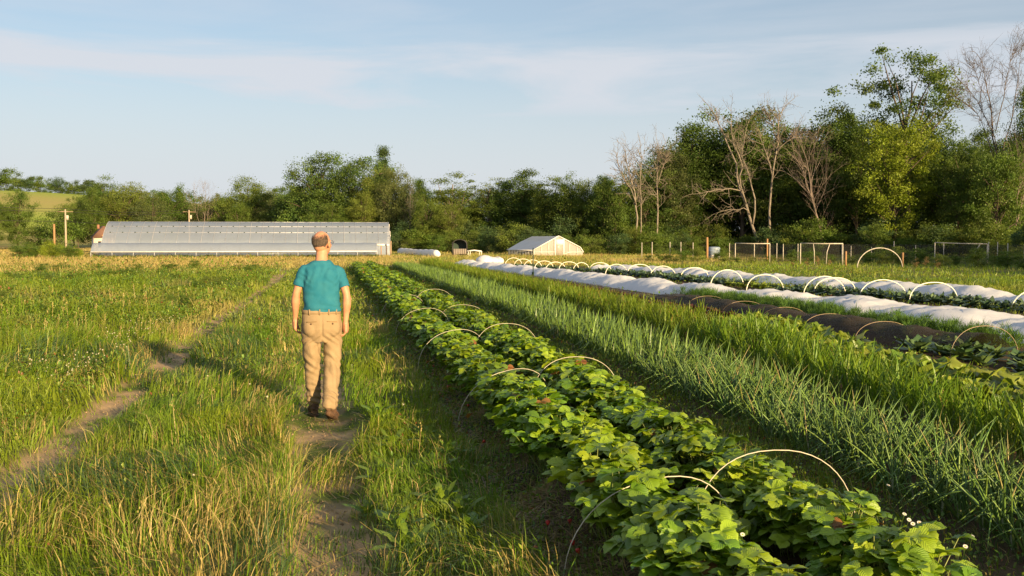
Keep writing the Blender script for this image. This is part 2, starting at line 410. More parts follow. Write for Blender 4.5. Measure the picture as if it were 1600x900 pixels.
# ================================================================== GRASS
LUSH = np.array([0.090, 0.205, 0.011]); YEL = np.array([0.225, 0.295, 0.016]); OLIVE = np.array([0.18, 0.185, 0.032])
STRAW = np.array([0.44, 0.34, 0.13]); BLUEG = np.array([0.07, 0.13, 0.045])
def grass_zone(x, y):
    """density factor, height, straw share at each point"""
    t = x - track_x(y)
    n1 = fbm(x, y, 1.1, 21); n2 = fbm(x, y, 4.5, 22); n3 = vn(x, y, 0.33, 23)
    crop = (y < 62) & (x > 1.05) & (x < 15.6)
    den = np.ones_like(x); hgt = 0.07 + 0.17 * n1 + 0.10 * n3; st = np.clip(0.05 + 0.9 * (n2 - 0.53), 0.02, 0.6); tus = sstep(0.58, 0.75, vn(x, y, 0.8, 28)); hgt = hgt + 0.16 * tus; st = np.where((vn(x, y, 0.9, 29) > 0.7) & (tus > 0.3), st + 0.3, st)
    left = t < TRACK_A - 0.2
    mid = (t > TRACK_A + 0.2) & (t < TRACK_B - 0.2)
    rgt = (t > TRACK_B + 0.2) & (x < 1.15)
    tr = np.maximum(bump1(t, TRACK_A, 0.19), bump1(t, TRACK_B, 0.20)) * (1 - sstep(42, 60, y))
    np_ = fbm(x, y, 0.38, 27); den = den * (1 - tr * (0.15 + 0.78 * sstep(0.45, 0.62, np_))); trh = tr
    hgt = np.where(mid, 0.07 + 0.22 * sstep(0.25, 0.7, n1) * (0.55 + 0.45 * sstep(14, 6, y)) + 0.08 * n3, hgt)
    hgt = np.where(rgt, 0.08 + 0.17 * n1 + 0.07 * n3, hgt)
    hgt = hgt * (1 - trh * (0.55 + 0.25 * sstep(0.35, 0.55, np_)))
    # trampled pale grass at the left side of the left track
    side = bump1(t, TRACK_A - 0.5, 0.42) * (y < 26)
    st = np.where(left, st + 0.6 * side * sstep(0.35, 0.6, n1), st)
    st = np.where(mid, np.clip(st * 0.7 + 0.06 + 0.35 * bump1(t, TRACK_B - 0.55, 0.2) * sstep(0.3, 0.55, n1), 0, 0.8), st)
    st = np.where(rgt, np.clip(st * 0.6 + 0.05 + 0.3 * bump1(x, 0.95, 0.22) * sstep(0.4, 0.6, n1), 0, 0.8), st)
    # dry golden grass in the far left and behind the beds
    lat = x * CP - y * SP; dep = x * SP + y * CP
    gold = np.clip(sstep(46, 62, y + 5 * (n2 - 0.5) - 0.5 * np.clip(x, -30, 0) - 6) * sstep(8, -2, x) , 0, 1) 
    gold = np.maximum(gold, sstep(58, 68, y) * (0.35 + 0.6 * sstep(0.35, 0.55, n2)))
    gold = gold * (1 - 0.8 * sstep(8, 22, lat) * (1 - sstep(0.5, 0.62, n2)))
    hgt = np.where((lat > 10) & (dep < 110), hgt * 0.75, hgt)
    st = np.clip(st + 0.85 * gold, 0, 0.92)
    if True:
        k = np.where(x < 1.2, 0.95, np.where(x < 1.5, 0.62, np.where((x > 2.75) & (x < 3.6), 0.75, np.where((x > 4.95) & (x < 5.4), 0.16, np.where((x > 15) | ((x > 10) & (x < 12)), 0.3, 0.03)))))
        den = np.where(crop, k, den); hgt = np.where(crop, 0.05 + 0.12 * n1, hgt); st = np.where(crop, 0.12, st)
    man = ((x + 0.03) ** 2 / 0.16 + (y - 8.9) ** 2 / 1.2) < 1
    den = np.where(man, 0.12 + 0.3 * sstep(0.5, 0.6, n3), den); hgt = np.where(man, 0.035, hgt)
    return np.clip(den, 0, 1), hgt, st, n2

def view_points(n, d0, d1, pad=0.56):
    d = np.sqrt(rng.random(n) * (d1 * d1 - d0 * d0) + d0 * d0)
    lat = (rng.random(n) * 2 - 1) * (pad * d + 1.7)
    return lat * CP + d * SP, -lat * SP + d * CP, d

def blades(mb, x, y, h, w, c, lean=0.5, seg=2, droop=0.25, z=None):
    n = len(x)
    if z is None: z = gh(x, y) - 0.01
    a = rng.random(n) * TAU; la = vn(x, y, 0.8, 31) * TAU * 1.5 + rng.normal(0, 0.9, n)
    side = np.stack([np.cos(a), np.sin(a), np.zeros(n)], 1) * (w[:, None] / 2)
    ln = np.stack([np.cos(la), np.sin(la), np.zeros(n)], 1) * (h * np.abs(rng.normal(lean * 0.6, lean * 0.45, n)))[:, None]
    P = np.stack([x, y, z], 1); up = np.array([0, 0, 1.0])
    if seg == 1:
        V = np.stack([P - side, P + side, P + ln + up * h[:, None]], 1).reshape(-1, 3)
        f = np.arange(n)[:, None] * 3 + np.array([[0, 1, 2]])
        mb.add(V, f3=f, c=np.repeat(c, 3, 0))
    else:
        M = P + ln * 0.38 + up * (h * 0.62)[:, None]
        T = P + ln * 1.15 + up * (h * (1 - droop * rng.random(n)))[:, None]
        V = np.stack([P - side, P + side, M + side * 0.75, M - side * 0.75, T], 1).reshape(-1, 3)
        b = np.arange(n)[:, None] * 5
        mb.add(V, f4=b + np.array([[0, 1, 2, 3]]), f3=b + np.array([[3, 2, 4]]), c=np.repeat(c, 5, 0))

def grass_colour(x, y, st, n, far=False):
    m = vn(x, y, 0.9, 41) ; m2 = fbm(x, y, 3.0, 43); k = rng.random(n)
    c = LUSH * (1 - m[:, None]) + YEL * m[:, None]
    c = c * (1 - 0.32 * m2[:, None]) + OLIVE * 0.32 * m2[:, None]
    blue = (vn(x, y, 1.7, 47) > 0.72) & (rng.random(n) < 0.6)
    c = np.where(blue[:, None], BLUEG, c)
    isst = k < st
    if far:
        c = c * (1 - st[:, None]) + STRAW * 0.9 * st[:, None]; return c * (0.88 + 0.24 * rng.random(n))[:, None]
    c = np.where(isst[:, None], STRAW * (0.75 + 0.4 * rng.random(n))[:, None], c)
    return c * (0.75 + 0.5 * rng.random(n))[:, None]

m_grass = leaf_mat('grass_blades', trans=0.40, rough=0.45, spec=0.35, noise=0.18, nscale=1.5)
near_g, mid_g, far_g = MB(), MB(), MB()
for (d0, d1, dens, w0, seg, tgt) in ((4.0, 9.5, 2000, 0.0052, 2, near_g), (9.5, 18, 800, 0.008, 2, near_g), (18, 42, 190, 0.017, 2, mid_g),
                                     (42, 110, 24, 0.05, 1, far_g), (110, 200, 5, 0.11, 1, far_g)):
    area = 0.56 * (d1 * d1 - d0 * d0) + 3.0 * (d1 - d0); n = int(area * dens)
    x, y, d = view_points(n, d0, d1)
    den, h, st, n2 = grass_zone(x, y)
    # tufts: density gathers into clumps
    cl = sstep(0.25, 0.62, vn(x, y, 0.17, 51) * 0.6 + vn(x, y, 0.55, 52) * 0.4)
    keep = rng.random(n) < den * (0.30 + 0.70 * cl)
    x, y, d, h, st = x[keep], y[keep], d[keep], h[keep], st[keep]; n = len(x)
    h = h * (0.55 + 0.75 * rng.random(n)) * (0.75 + 0.5 * vn(x, y, 0.25, 53))
    w = w0 * (0.6 + 0.8 * rng.random(n)) * np.where(h < 0.08, 0.8, 1)
    if d0 > 40: h = h * 0.85
    blades(tgt, x, y, h, w, grass_colour(x, y, st, n, d0 > 17), lean=0.85, droop=0.45, seg=seg)
# a denser stand of tall dry stems out in the golden far meadow is in far_g already; seed heads on thin stems nearer by
sh = MB()
n = 1500
x, y, d = view_points(n, 4.2, 30, 0.55)
den, h, st, n2 = grass_zone(x, y)
t = x - track_x(y)
ok = (x < 1.0) & (np.abs(t - TRACK_A) > 0.35) & (np.abs(t - TRACK_B) > 0.33) & (rng.random(n) < sstep(0.35, 0.6, fbm(x, y, 1.6, 61)))
x, y, d = x[ok], y[ok], d[ok]; n = len(x)
hh = np.where(x > 0, 0.26, 0.31) * (0.7 + 0.6 * rng.random(n)); cc = np.where((rng.random(n) < 0.55)[:, None], STRAW * 0.9, np.array([0.20, 0.20, 0.05]))
z0 = gh(x, y); ang = rng.random(n) * TAU; le = 0.18 * hh
tipx, tipy = x + le * np.cos(ang), y + le * np.sin(ang)
sw = 0.0022 + 0.0003 * d
dx, dy = sw * np.cos(ang + 1.3), sw * np.sin(ang + 1.3)
V = np.stack([np.stack([x - dx, y - dy, z0], 1), np.stack([x + dx, y + dy, z0], 1), np.stack([tipx, tipy, z0 + hh], 1)], 1).reshape(-1, 3)
sh.add(V, f3=np.arange(n)[:, None] * 3 + np.array([[0, 1, 2]]), c=np.repeat(cc, 3, 0))
for k in range(11):
    f = 0.72 + 0.30 * k / 10; sp = 0.035 * (1.05 - k / 10) * rng.random(n) + 0.004; a2 = rng.random(n) * TAU
    cx = x + le * f * np.cos(ang) + sp * np.cos(a2); cy = y + le * f * np.sin(ang) + sp * np.sin(a2); cz = z0 + hh * f + 0.01 * rng.random(n)
    s_ = (0.003 + 0.0002 * d)
    a3 = rng.random(n) * TAU
    o1 = np.stack([np.cos(a3) * s_, np.sin(a3) * s_, s_ * 0.2], 1); o2 = np.stack([s_ * 0.1, s_ * 0.1, s_ * 2.0], 1)
    P = np.stack([cx, cy, cz], 1)
    V = np.stack([P - o2, P + o1, P + o2, P - o1], 1).reshape(-1, 3)
    sh.add(V, f4=np.arange(n)[:, None] * 4 + np.array([[0, 1, 2, 3]]), c=np.repeat(cc, 4, 0))

tag(near_g.build('tall_grass', m_grass), kind='stuff')
tag(mid_g.build('meadow_grass', m_grass), kind='stuff')
tag(far_g.build('dry_grass', m_grass), kind='stuff')
tag(sh.build('grass_seed_heads', m_grass), kind='stuff')

# broad leaved weeds among the grass: small folded leaves on low rosettes
def leaf_cards(mb, P, size, c, tilt=0.7, asp=0.55, fold=0.18):
    """folded diamond leaves (two triangles pairs) at points P"""
    n = len(P)
    az = rng.random(n) * TAU; el = np.clip(rng.normal(0.25, tilt, n), -1.2, 1.3)
    dr = np.stack([np.cos(az) * np.cos(el), np.sin(az) * np.cos(el), np.sin(el)], 1)
    sd = np.stack([-np.sin(az), np.cos(az), rng.normal(0, 0.35, n)], 1); sd /= np.linalg.norm(sd, axis=1)[:, None]
    nm = np.cross(dr, sd); s = size[:, None]
    a = P - dr * s * 0.5; b = P + dr * s * 0.5; m = P + dr * s * 0.05 - nm * s * fold
    l = P + sd * s * asp / 2 + nm * s * 0.06; r = P - sd * s * asp / 2 + nm * s * 0.06
    V = np.stack([a, l, b, r, m], 1).reshape(-1, 3); q = np.arange(n)[:, None] * 5
    F = np.concatenate([q + np.array([[0, 4, 1]]), q + np.array([[1, 4, 2]]), q + np.array([[2, 4, 3]]), q + np.array([[3, 4, 0]])])
    mb.add(V, f3=F, c=np.repeat(c, 5, 0))

m_weed = leaf_mat('weed_leaves', trans=0.35, rough=0.4, spec=0.4, noise=0.25, nscale=3.0)
wd = MB()
for (d0, d1, dens, s0) in ((4.2, 10, 620, 0.030), (10, 22, 480, 0.046), (22, 60, 120, 0.085), (60, 110, 8, 0.20)):
    n = int((0.56 * (d1 * d1 - d0 * d0) + 3.0 * (d1 - d0)) * dens)
    x, y, d = view_points(n, d0, d1)
    den, h, st, n2 = grass_zone(x, y); t = x - track_x(y)
    crop = (y < 62) & (x > 1.05) & (x < 15.6)
    p = np.where(t < TRACK_A - 0.3, 0.9 * sstep(0.35, 0.6, fbm(x, y, 2.0, 71)), np.where(x < 1.0, 0.45 * sstep(0.5, 0.68, fbm(x, y, 0.7, 72)), 0.25 * sstep(0.5, 0.6, fbm(x, y, 5, 73))))
    p = np.where(crop, np.where((x > 2.7) & (x < 3.6), 0.95, np.where((x > 4.9) & (x < 5.4), 0.2, np.where(x < 1.5, 0.95, 0.05))), p)
    p = p * (1 - 0.8 * np.clip(bump1(t, TRACK_A, 0.3) + bump1(t, TRACK_B, 0.3), 0, 1)) * (1 - 0.7 * sstep(46, 60, y))
    ok = rng.random(n) < p; x, y, d, h = x[ok], y[ok], d[ok], h[ok]; crop = crop[ok]; n = len(x)
    z = gh(x, y) + np.where(crop, 0.09, h * 0.9) * rng.random(n) + 0.02
    c = np.where((rng.random(n) < 0.5)[:, None], np.array([0.10, 0.19, 0.025]), np.array([0.17, 0.22, 0.03])) * (0.7 + 0.6 * rng.random(n))[:, None]
    red = (rng.random(n) < 0.03); c = np.where(red[:, None], np.array([0.20, 0.08, 0.03]), c)
    leaf_cards(wd, np.stack([x, y, z], 1), s0 * (0.6 + 0.8 * rng.random(n)), c)
tag(wd.build('meadow_weeds', m_weed), kind='stuff')

# clover: round white heads, thickest beside the left track
cv = MB()
pts = []
for k in range(110):
    y = 11.5 + 9 * random.random(); x = -2.75 - abs(random.gauss(0, 0.45)); pts.append((x, y, 0.13 + 0.08 * random.random()))
for k in range(46):
    x, y, d = [float(q[0]) for q in view_points(1, 4.6, 13, 0.5)]
    if -1.7 < x < -0.5 or x < -2.6 or 0.3 < x < 0.9: pts.append((x, y, 0.16 + 0.12 * random.random()))
octa = (np.array([[1, 0, 0], [0, 1, 0], [-1, 0, 0], [0, -1, 0], [0, 0, 1], [0, 0, -1.0]]), np.array([[0, 1, 4], [1, 2, 4], [2, 3, 4], [3, 0, 4], [1, 0, 5], [2, 1, 5], [3, 2, 5], [0, 3, 5]]))
for (x, y, h) in pts:
    z = gz(x, y); r = 0.008 + 0.004 * random.random()
    cv.ball((x, y, z + h), (r, r, r * 0.9), 6, 4, col_=np.array([0.50, 0.47, 0.36]) * random.uniform(0.8, 1.1))
    cv.tube([(x, y, z), (x + 0.01, y, z + h)], 0.0016, 3, c=(0.12, 0.2, 0.03), cap=False)
tag(cv.build('clover_flowers', m_weed), kind='stuff')

# straw and dead stems strewn in the furrow beside the strawberries and along the path
dm = MB()
n = 9000
y = 4.3 + 24 * rng.random(n) ** 1.6; x = np.where(rng.random(n) < 0.78, 1.24 + rng.normal(0, 0.15, n), np.where(rng.random(n) < 0.5, TRACK_B + rng.normal(0, 0.3, n), 0.9 + rng.normal(0, 0.2, n)))
z = gh(x, y) + 0.006 + 0.03 * rng.random(n) ** 2
a = rng.random(n) * TAU; ln = 0.05 + 0.16 * rng.random(n); w = 0.0016 + 0.0003 * y
d1 = np.stack([np.cos(a) * ln / 2, np.sin(a) * ln / 2, rng.normal(0, 0.012, n)], 1); s1 = np.stack([-np.sin(a) * w, np.cos(a) * w, np.zeros(n)], 1)
P = np.stack([x, y, z], 1)
dm.add(np.stack([P - d1 - s1, P - d1 + s1, P + d1 + s1, P + d1 - s1], 1).reshape(-1, 3), f4=np.arange(n)[:, None] * 4 + np.array([[0, 1, 2, 3]]),
       c=np.repeat(np.array([0.34, 0.26, 0.13]) * (0.5 + 0.7 * rng.random(n))[:, None], 4, 0))
tag(dm.build('straw_litter', m_grass), kind='stuff')

# clods, crumbs and pebbles on the worn tracks and the bare beds
pb = MB(); n = 5200
y = 4.3 + 20 * rng.random(n) ** 1.5; k_ = rng.random(n)
x = np.where(k_ < 0.3, TRACK_A + rng.normal(0, 0.14, n), np.where(k_ < 0.65, TRACK_B + rng.normal(0, 0.15, n), np.where(k_ < 0.8, 1.25 + rng.normal(0, 0.12, n), 3.3 + rng.normal(0, 0.25, n)))) + track_x(y) * (k_ < 0.65)
r_ = 0.003 + 0.011 * rng.random(n) ** 3; z = gh(x, y) + r_ * 0.2; cc = np.where((k_ < 0.65)[:, None], np.array([0.33, 0.235, 0.14]), np.array([0.12, 0.085, 0.055])) * (0.6 + 0.7 * rng.random(n))[:, None]
OV, OF = octa; A_ = rng.random(n) * TAU
V = OV[None] * (r_[:, None, None] * (0.7 + 0.6 * rng.random((n, 6, 1)))); V = np.stack([V[..., 0] * np.cos(A_)[:, None] - V[..., 1] * np.sin(A_)[:, None], V[..., 0] * np.sin(A_)[:, None] + V[..., 1] * np.cos(A_)[:, None], V[..., 2] * 0.7], -1) + np.stack([x, y, z], 1)[:, None]
pb.add(V.reshape(-1, 3), f3=(np.arange(n)[:, None, None] * 6 + OF[None]).reshape(-1, 3), c=np.repeat(cc, 6, 0))
tag(pb.build('soil_crumbs', plain_mat('soil_crumb', (1, 1, 1), rough=0.95, spec=0.1, scale=20, attr=True)), kind='stuff')

# ================================================================== CROPS
def leaflet(nv, nu, length, width, fold=0.25, curl=0.25, serr=0.10, seed=0):
    """one toothed oval leaf blade along +Y, uv = (side, along)"""
    r = random.Random(seed)
    v = []; uv = []
    us = np.linspace(-1, 1, nu)
    for i in range(nv + 1):
        t = i / nv
        hw = width / 2 * (math.sin(PI * (0.05 + 0.87 * t ** 0.9)) ** 0.6) * (0.85 + 0.22 * t)
        if i == nv: hw *= 0.7
        for u in us:
            e = abs(u)
            k = 1 + (serr * (1 if i % 2 else -1) if e > 0.99 else 0)
            yy = t * length - (0.10 * length * e * e if t > 0.3 else 0) + (serr * 0.12 * length if e > 0.99 and i % 2 else 0)
            z = fold * e * hw - curl * length * (t - 0.25) ** 2 + 0.012 * math.sin(5 * t + 3 * u + seed) * length * 4 * 0.2
            v.append((u * hw * k, yy, z)); uv.append((u, t))
    f = []
    for i in range(nv):
        for j in range(nu - 1):
            a = i * nu + j; f.append((a, a + 1, a + nu + 1, a + nu))
    return np.array(v), np.array(f), np.array(uv)

def strawberry_arr(seed, nleaf, nv, nu):
    r = random.Random(seed); mb = MB()
    for k in range(nleaf):
        az = k * 2.39996 + r.uniform(-0.4, 0.4); q = (k + 0.5) / nleaf
        tilt = 0.08 + 0.86 * q ** 0.75 + r.uniform(-0.12, 0.12)
        ln = r.uniform(0.17, 0.26) * (1 - 0.12 * q) + (0.06 if q < 0.5 else 0)
        d = np.array([math.sin(tilt) * math.cos(az), math.sin(tilt) * math.sin(az), math.cos(tilt)])
        base = np.array([r.gauss(0, 0.05), r.gauss(0, 0.05), 0.0]); tip = base + d * ln * 1.08
        tip[2] = max(tip[2], 0.05)
        midp = base + d * ln * 0.55 + np.array([0, 0, 0.03])
        mb.tube([base, midp, tip], [0.0028, 0.0024, 0.002], 3, c=(0.16, 0.20, 0.05), cap=False)
        tone = r.choice([(0.105, 0.205, 0.010), (0.15, 0.265, 0.012), (0.20, 0.32, 0.014), (0.26, 0.37, 0.020)])
        if r.random() < 0.02: tone = (0.25, 0.12, 0.03)
        tone = np.array(tone) * r.uniform(0.85, 1.15)
        yaw = az + r.uniform(-0.5, 0.5); pit = r.uniform(-0.40, 0.45) - 0.15 * q; roll = r.uniform(-0.55, 0.55)
        s = r.uniform(0.75, 1.08)
        for lf in (-1, 0, 1):
            v, f, uv = leaflet(nv, nu, 0.087 * s * (1.0 if lf == 0 else 0.92), 0.078 * s, fold=r.uniform(0.1, 0.4), curl=r.uniform(0.1, 0.45), serr=0.07, seed=seed * 50 + k * 3 + lf)
            if lf: v = v @ rotz(-lf * 1.25).T
            v = v @ (rotz(yaw - PI / 2) @ rotx(pit) @ roty(roll)).T
            mb.add(v + tip, f4=f, c=tone * r.uniform(0.93, 1.07), uv=uv)
    return mb
m_berryleaf = leaf_mat('strawberry_leaves', trans=0.28, rough=0.42, spec=0.6, objvar=0.4, veins=True, noise=0.12, nscale=12)
SROWS = (1.57, 2.32)
def straw_pts():
    out = []
    for r_i, rx in enumerate(SROWS):
        y = 3.3 + 0.12 * r_i
        while y < 57:
            out.append((rx + random.gauss(0, 0.05), y, r_i)); y += 0.30 + random.uniform(-0.04, 0.04)
    out.sort(key=lambda p: p[1]); return out
pts = [p for p in straw_pts() if p[1] > 3.2]
def in_view(x, y, pad=0.4):
    lat = x * CP - y * SP; dep = x * SP + y * CP
    return dep > 3.1 and abs(lat) < 0.515 * dep + pad
wide_ = [p for p in pts if in_view(p[0], p[1], 2.0)]; pts = [p for p in pts if in_view(p[0], p[1])]; wide_ = pts[300:] + [p for p in wide_ if p not in pts]
near_v = [strawberry_arr(k, 74, 8, 5).mesh('strawberry_plant', m_berryleaf, True) for k in range(5)]
mid_v = [strawberry_arr(20 + k, 64, 4, 3).mesh('strawberry_plant', m_berryleaf, True) for k in range(4)]
for k, (x, y, ri) in enumerate(pts[:300]):
    o = bpy.data.objects.new('strawberry_plant', random.choice(near_v if y < 14 else mid_v)); col.objects.link(o)
    s = random.uniform(0.9, 1.18)
    o.location = (x, y, gz(x, y) - 0.01); o.rotation_euler = (random.gauss(0, 0.08), random.gauss(0, 0.08), random.random() * TAU); o.scale = (s, s, s * random.uniform(0.9, 1.1))
    tag(o, 'leafy green strawberry plant growing in the dense double row', 'strawberry plant', 'strawberry plants in the double row')
rest = MB(); lo = [strawberry_arr(40 + k, 26, 2, 3).arrays() for k in range(3)]
for (x, y, ri) in wide_:
    s = random.uniform(0.95, 1.2)
    rest.stamp(random.choice(lo), (rotz(random.random() * TAU) * s, np.array([x, y, gz(x, y)]), random.uniform(0.85, 1.15)))
tag(rest.build('strawberry_foliage', m_berryleaf, smooth=True), kind='stuff')

# ripe berries lying at the skirts of the row
m_red = plain_mat('ripe_berry', (0.50, 0.028, 0.015), rough=0.3, spec=0.5, var=0.2, scale=60, bump=0.4, bscale=300)
m_calyx = leaf_mat('berry_calyx', trans=0.2)
def berry_mesh():
    mb = MB(); rings = []
    for t, r in ((0, 0.0075), (0.15, 0.013), (0.35, 0.0145), (0.6, 0.011), (0.85, 0.006), (1, 0.002)):
        th = np.arange(8) / 8 * TAU; rings.append(np.stack([r * np.cos(th), r * np.sin(th), np.full(8, -0.032 * t)], 1))
    mb.loft(rings); return mb.mesh('strawberry', m_red, True)
def calyx_mesh():
    mb = MB()
    for k in range(6):
        a = k * TAU / 6; mb.add([(0, 0, 0.001), (0.005 * math.cos(a + 0.5), 0.005 * math.sin(a + 0.5), 0.003), (0.014 * math.cos(a), 0.014 * math.sin(a), 0.0), (0.005 * math.cos(a - 0.5), 0.005 * math.sin(a - 0.5), 0.003)], f4=[[0, 1, 2, 3]], c=(0.08, 0.16, 0.02))
    return mb.mesh('calyx', m_calyx)
bm_, cm_ = berry_mesh(), calyx_mesh()
spots = [(846, 815), (880, 812), (892, 858), (884, 845), (722, 634), (748, 690), (765, 661), (838, 700), (690, 605), (668, 572)]
for k, (px, py) in enumerate(spots):
    z = 0.22 if px in (1042, 1097, 1100) else 0.07
    x, y = G(px + 10, py - 2, z)
    o = bpy.data.objects.new('strawberry', bm_); col.objects.link(o); o.location = (x, y, max(z, gz(x, y) + 0.045)); o.rotation_euler = (random.uniform(0.2, 1.1), 0, random.random() * TAU); o.scale = (1.0,) * 3
    tag(o, 'ripe red strawberry hanging low at the edge of the strawberry leaves', 'strawberry', 'ripe berries along the strawberry row')
    c = bpy.data.objects.new('calyx', cm_); col.objects.link(c); c.parent = o

# ---- onions: hollow blue-green leaves
def onion_arr(seed, nl, seg, sides):
    r = random.Random(seed); mb = MB()
    for k in range(nl):
        az = k * 2.4 + r.uniform(-0.5, 0.5); L_ = r.uniform(0.20, 0.43); lean = r.uniform(0.04, 0.50); kink = r.random() < 0.42
        pts_ = []
        for i in range(seg + 1):
            t = i / seg; rr = L_ * (lean * t + 0.32 * lean * t * t * 2); zz = L_ * t * (1 - 0.22 * lean * t)
            if kink and t > 0.62: zz -= (t - 0.62) * L_ * 1.7; rr += (t - 0.62) * L_ * 0.6
            pts_.append((0.01 * math.cos(az) + rr * math.cos(az), 0.01 * math.sin(az) + rr * math.sin(az), max(zz, 0.01)))
        w = r.uniform(0.0036, 0.0062)
        rad = [w * (0.8 + 0.7 * math.sin(PI * min(1, i / seg * 0.8 + 0.1)) * 0.6) * (1 - (i / seg) ** 3 * 0.85) for i in range(seg + 1)]
        tone = np.array(r.choice([(0.098, 0.180, 0.036), (0.13, 0.218, 0.036), (0.08, 0.150, 0.040)])) * r.uniform(0.85, 1.2)
        if r.random() < 0.035: tone = np.array([0.30, 0.26, 0.10])
        if sides >= 4: mb.tube(pts_, rad, sides, c=tone, cap=False)
        else:
            p = np.array(pts_); sd = np.array([-math.sin(az + 0.6), math.cos(az + 0.6), 0]) ; wv = np.array(rad)[:, None] * 1.3
            V = np.stack([p - sd * wv, p + sd * wv], 1).reshape(-1, 3)
            mb.add(V, f4=[[2 * i, 2 * i + 1, 2 * i + 3, 2 * i + 2] for i in range(seg)], c=tone)
    if sides >= 4: mb.tube([(0, 0, -0.02), (0, 0, 0.05), (0, 0, 0.11)], [0.012, 0.011, 0.007], 6, c=(0.30, 0.33, 0.20), cap=False)
    return mb
# ---- garlic: flat arching blades on a stout stem
def garlic_arr(seed, nl, seg):
    r = random.Random(seed); mb = MB(); a0 = r.random() * TAU
    for k in range(nl):
        az = a0 + (k % 2) * PI + r.uniform(-0.55, 0.55); z0 = 0.03 + 0.15 * k / nl; L_ = r.uniform(0.20, 0.40); el = r.uniform(1.05, 1.52); bend = r.uniform(0.05, 1.0)
        p = [np.array([0, 0, z0])]; e = el
        for i in range(seg):
            d = np.array([math.cos(az) * math.cos(e), math.sin(az) * math.cos(e), math.sin(e)]); p.append(p[-1] + d * L_ / seg); e -= bend / seg * (0.4 + 1.2 * i / seg)
        p = np.array(p); tt = np.linspace(0, 1, seg + 1); w = (r.uniform(0.006, 0.0105) * (1 - tt ** 2.2) * (0.75 + 0.5 * tt) + 0.0006)[:, None]
        sd = np.array([-math.sin(az), math.cos(az), 0])
        tone = np.array(r.choice([(0.13, 0.225, 0.02), (0.165, 0.26, 0.024), (0.105, 0.195, 0.02)])) * r.uniform(0.85, 1.15)
        if r.random() < 0.06: tone = np.array([0.36, 0.29, 0.08])
        V = np.stack([p - sd * w + [0, 0, 0.003], p - [0, 0, 0.004], p + sd * w + [0, 0, 0.003]], 1).reshape(-1, 3)
        f = [[3 * i + q, 3 * i + q + 1, 3 * i + q + 4, 3 * i + q + 3] for i in range(seg) for q in (0, 1)]
        mb.add(V, f4=f, c=tone)
    if seg >= 4: mb.tube([(0, 0, -0.02), (0, 0, 0.24)], [0.009, 0.006], 5, c=(0.20, 0.26, 0.08), cap=False)
    return mb
m_onion = leaf_mat('onion_leaves', trans=0.12, rough=0.42, spec=0.4, objvar=0.45, noise=0.15, nscale=10)
m_garlic = leaf_mat('garlic_leaves', trans=0.38, rough=0.4, spec=0.4, objvar=0.45, noise=0.12, nscale=10)

def crop(name, x0, x1, rows, step, y0, y1, hi, lo, mat, label, cat, group, smin=0.85, smax=1.15, foliage=None, most=300):
    P = []
    for r_i in range(rows):
        f_ = r_i / max(1, rows - 1); y = y0 + random.random() * step
        while y < y1:
            if random.random() > 0.04: P.append((float(np.interp(y, x0[0], x0[1])) * (1 - f_) + float(np.interp(y, x1[0], x1[1])) * f_ + random.gauss(0, 0.03), y + random.gauss(0, 0.02)))
            y += step * random.uniform(0.8, 1.2)
    P.sort(key=lambda p: p[1]); W_ = [p for p in P if in_view(*p, pad=3.2)]; P = [p for p in (P if lo else W_) if in_view(*p, pad=0.3 if lo else 2.0)]; S_ = set(P[:most]); W_ = [p for p in W_ if p not in S_]
    for (x, y) in P[:most]:
        o = bpy.data.objects.new(name, random.choice(hi)); col.objects.link(o); s = random.uniform(smin, smax) * (0.9 + 0.25 * vn(x, y, 1.2, 81).item())
        o.location = (x, y, gz(x, y)); o.rotation_euler = (random.gauss(0, 0.10), random.gauss(0, 0.10), random.random() * TAU); o.scale = (s, s, s)
        tag(o, label, cat, group)
    if lo:
        mb = MB()
        for (x, y) in W_:
            s = random.uniform(smin, smax) * (0.9 + 0.25 * vn(x, y, 1.2, 81).item())
            mb.stamp(random.choice(lo), (rotz(random.random() * TAU) * s, np.array([x, y, gz(x, y)]), random.uniform(0.75, 1.25)))
        tag(mb.build(foliage, mat), kind='stuff')
crop('onion_plant', ((6, 20), (3.55, 3.75)), ((6, 12, 20), (4.15, 4.45, 4.75)), 4, 0.085, 2.4, 58, [onion_arr(k, 9, 7, 5).mesh('onion_plant', m_onion, True) for k in range(6)], [onion_arr(30 + k, 9, 3, 2).arrays() for k in range(6)],
     m_onion, 'blue-green onion plant with thin tubular leaves in the onion bed', 'onion plant', 'onion plants in the bed', foliage='onion_foliage')
crop('garlic_plant', ((6, 12, 20, 60), (4.75, 5.15, 5.4, 5.3)), ((6, 8, 12, 18, 60), (5.15, 5.35, 5.85, 6.15, 6.0)), 4, 0.10, 4, 58, [garlic_arr(k, 8, 5).mesh('garlic_plant', m_garlic) for k in range(6)], [garlic_arr(30 + k, 8, 3).arrays() for k in range(6)],
     m_garlic, 'bright green garlic plant with flat arching leaves in the bed beyond the onions', 'garlic plant', 'garlic plants in the bed', foliage='garlic_foliage', smin=0.9, smax=1.2)

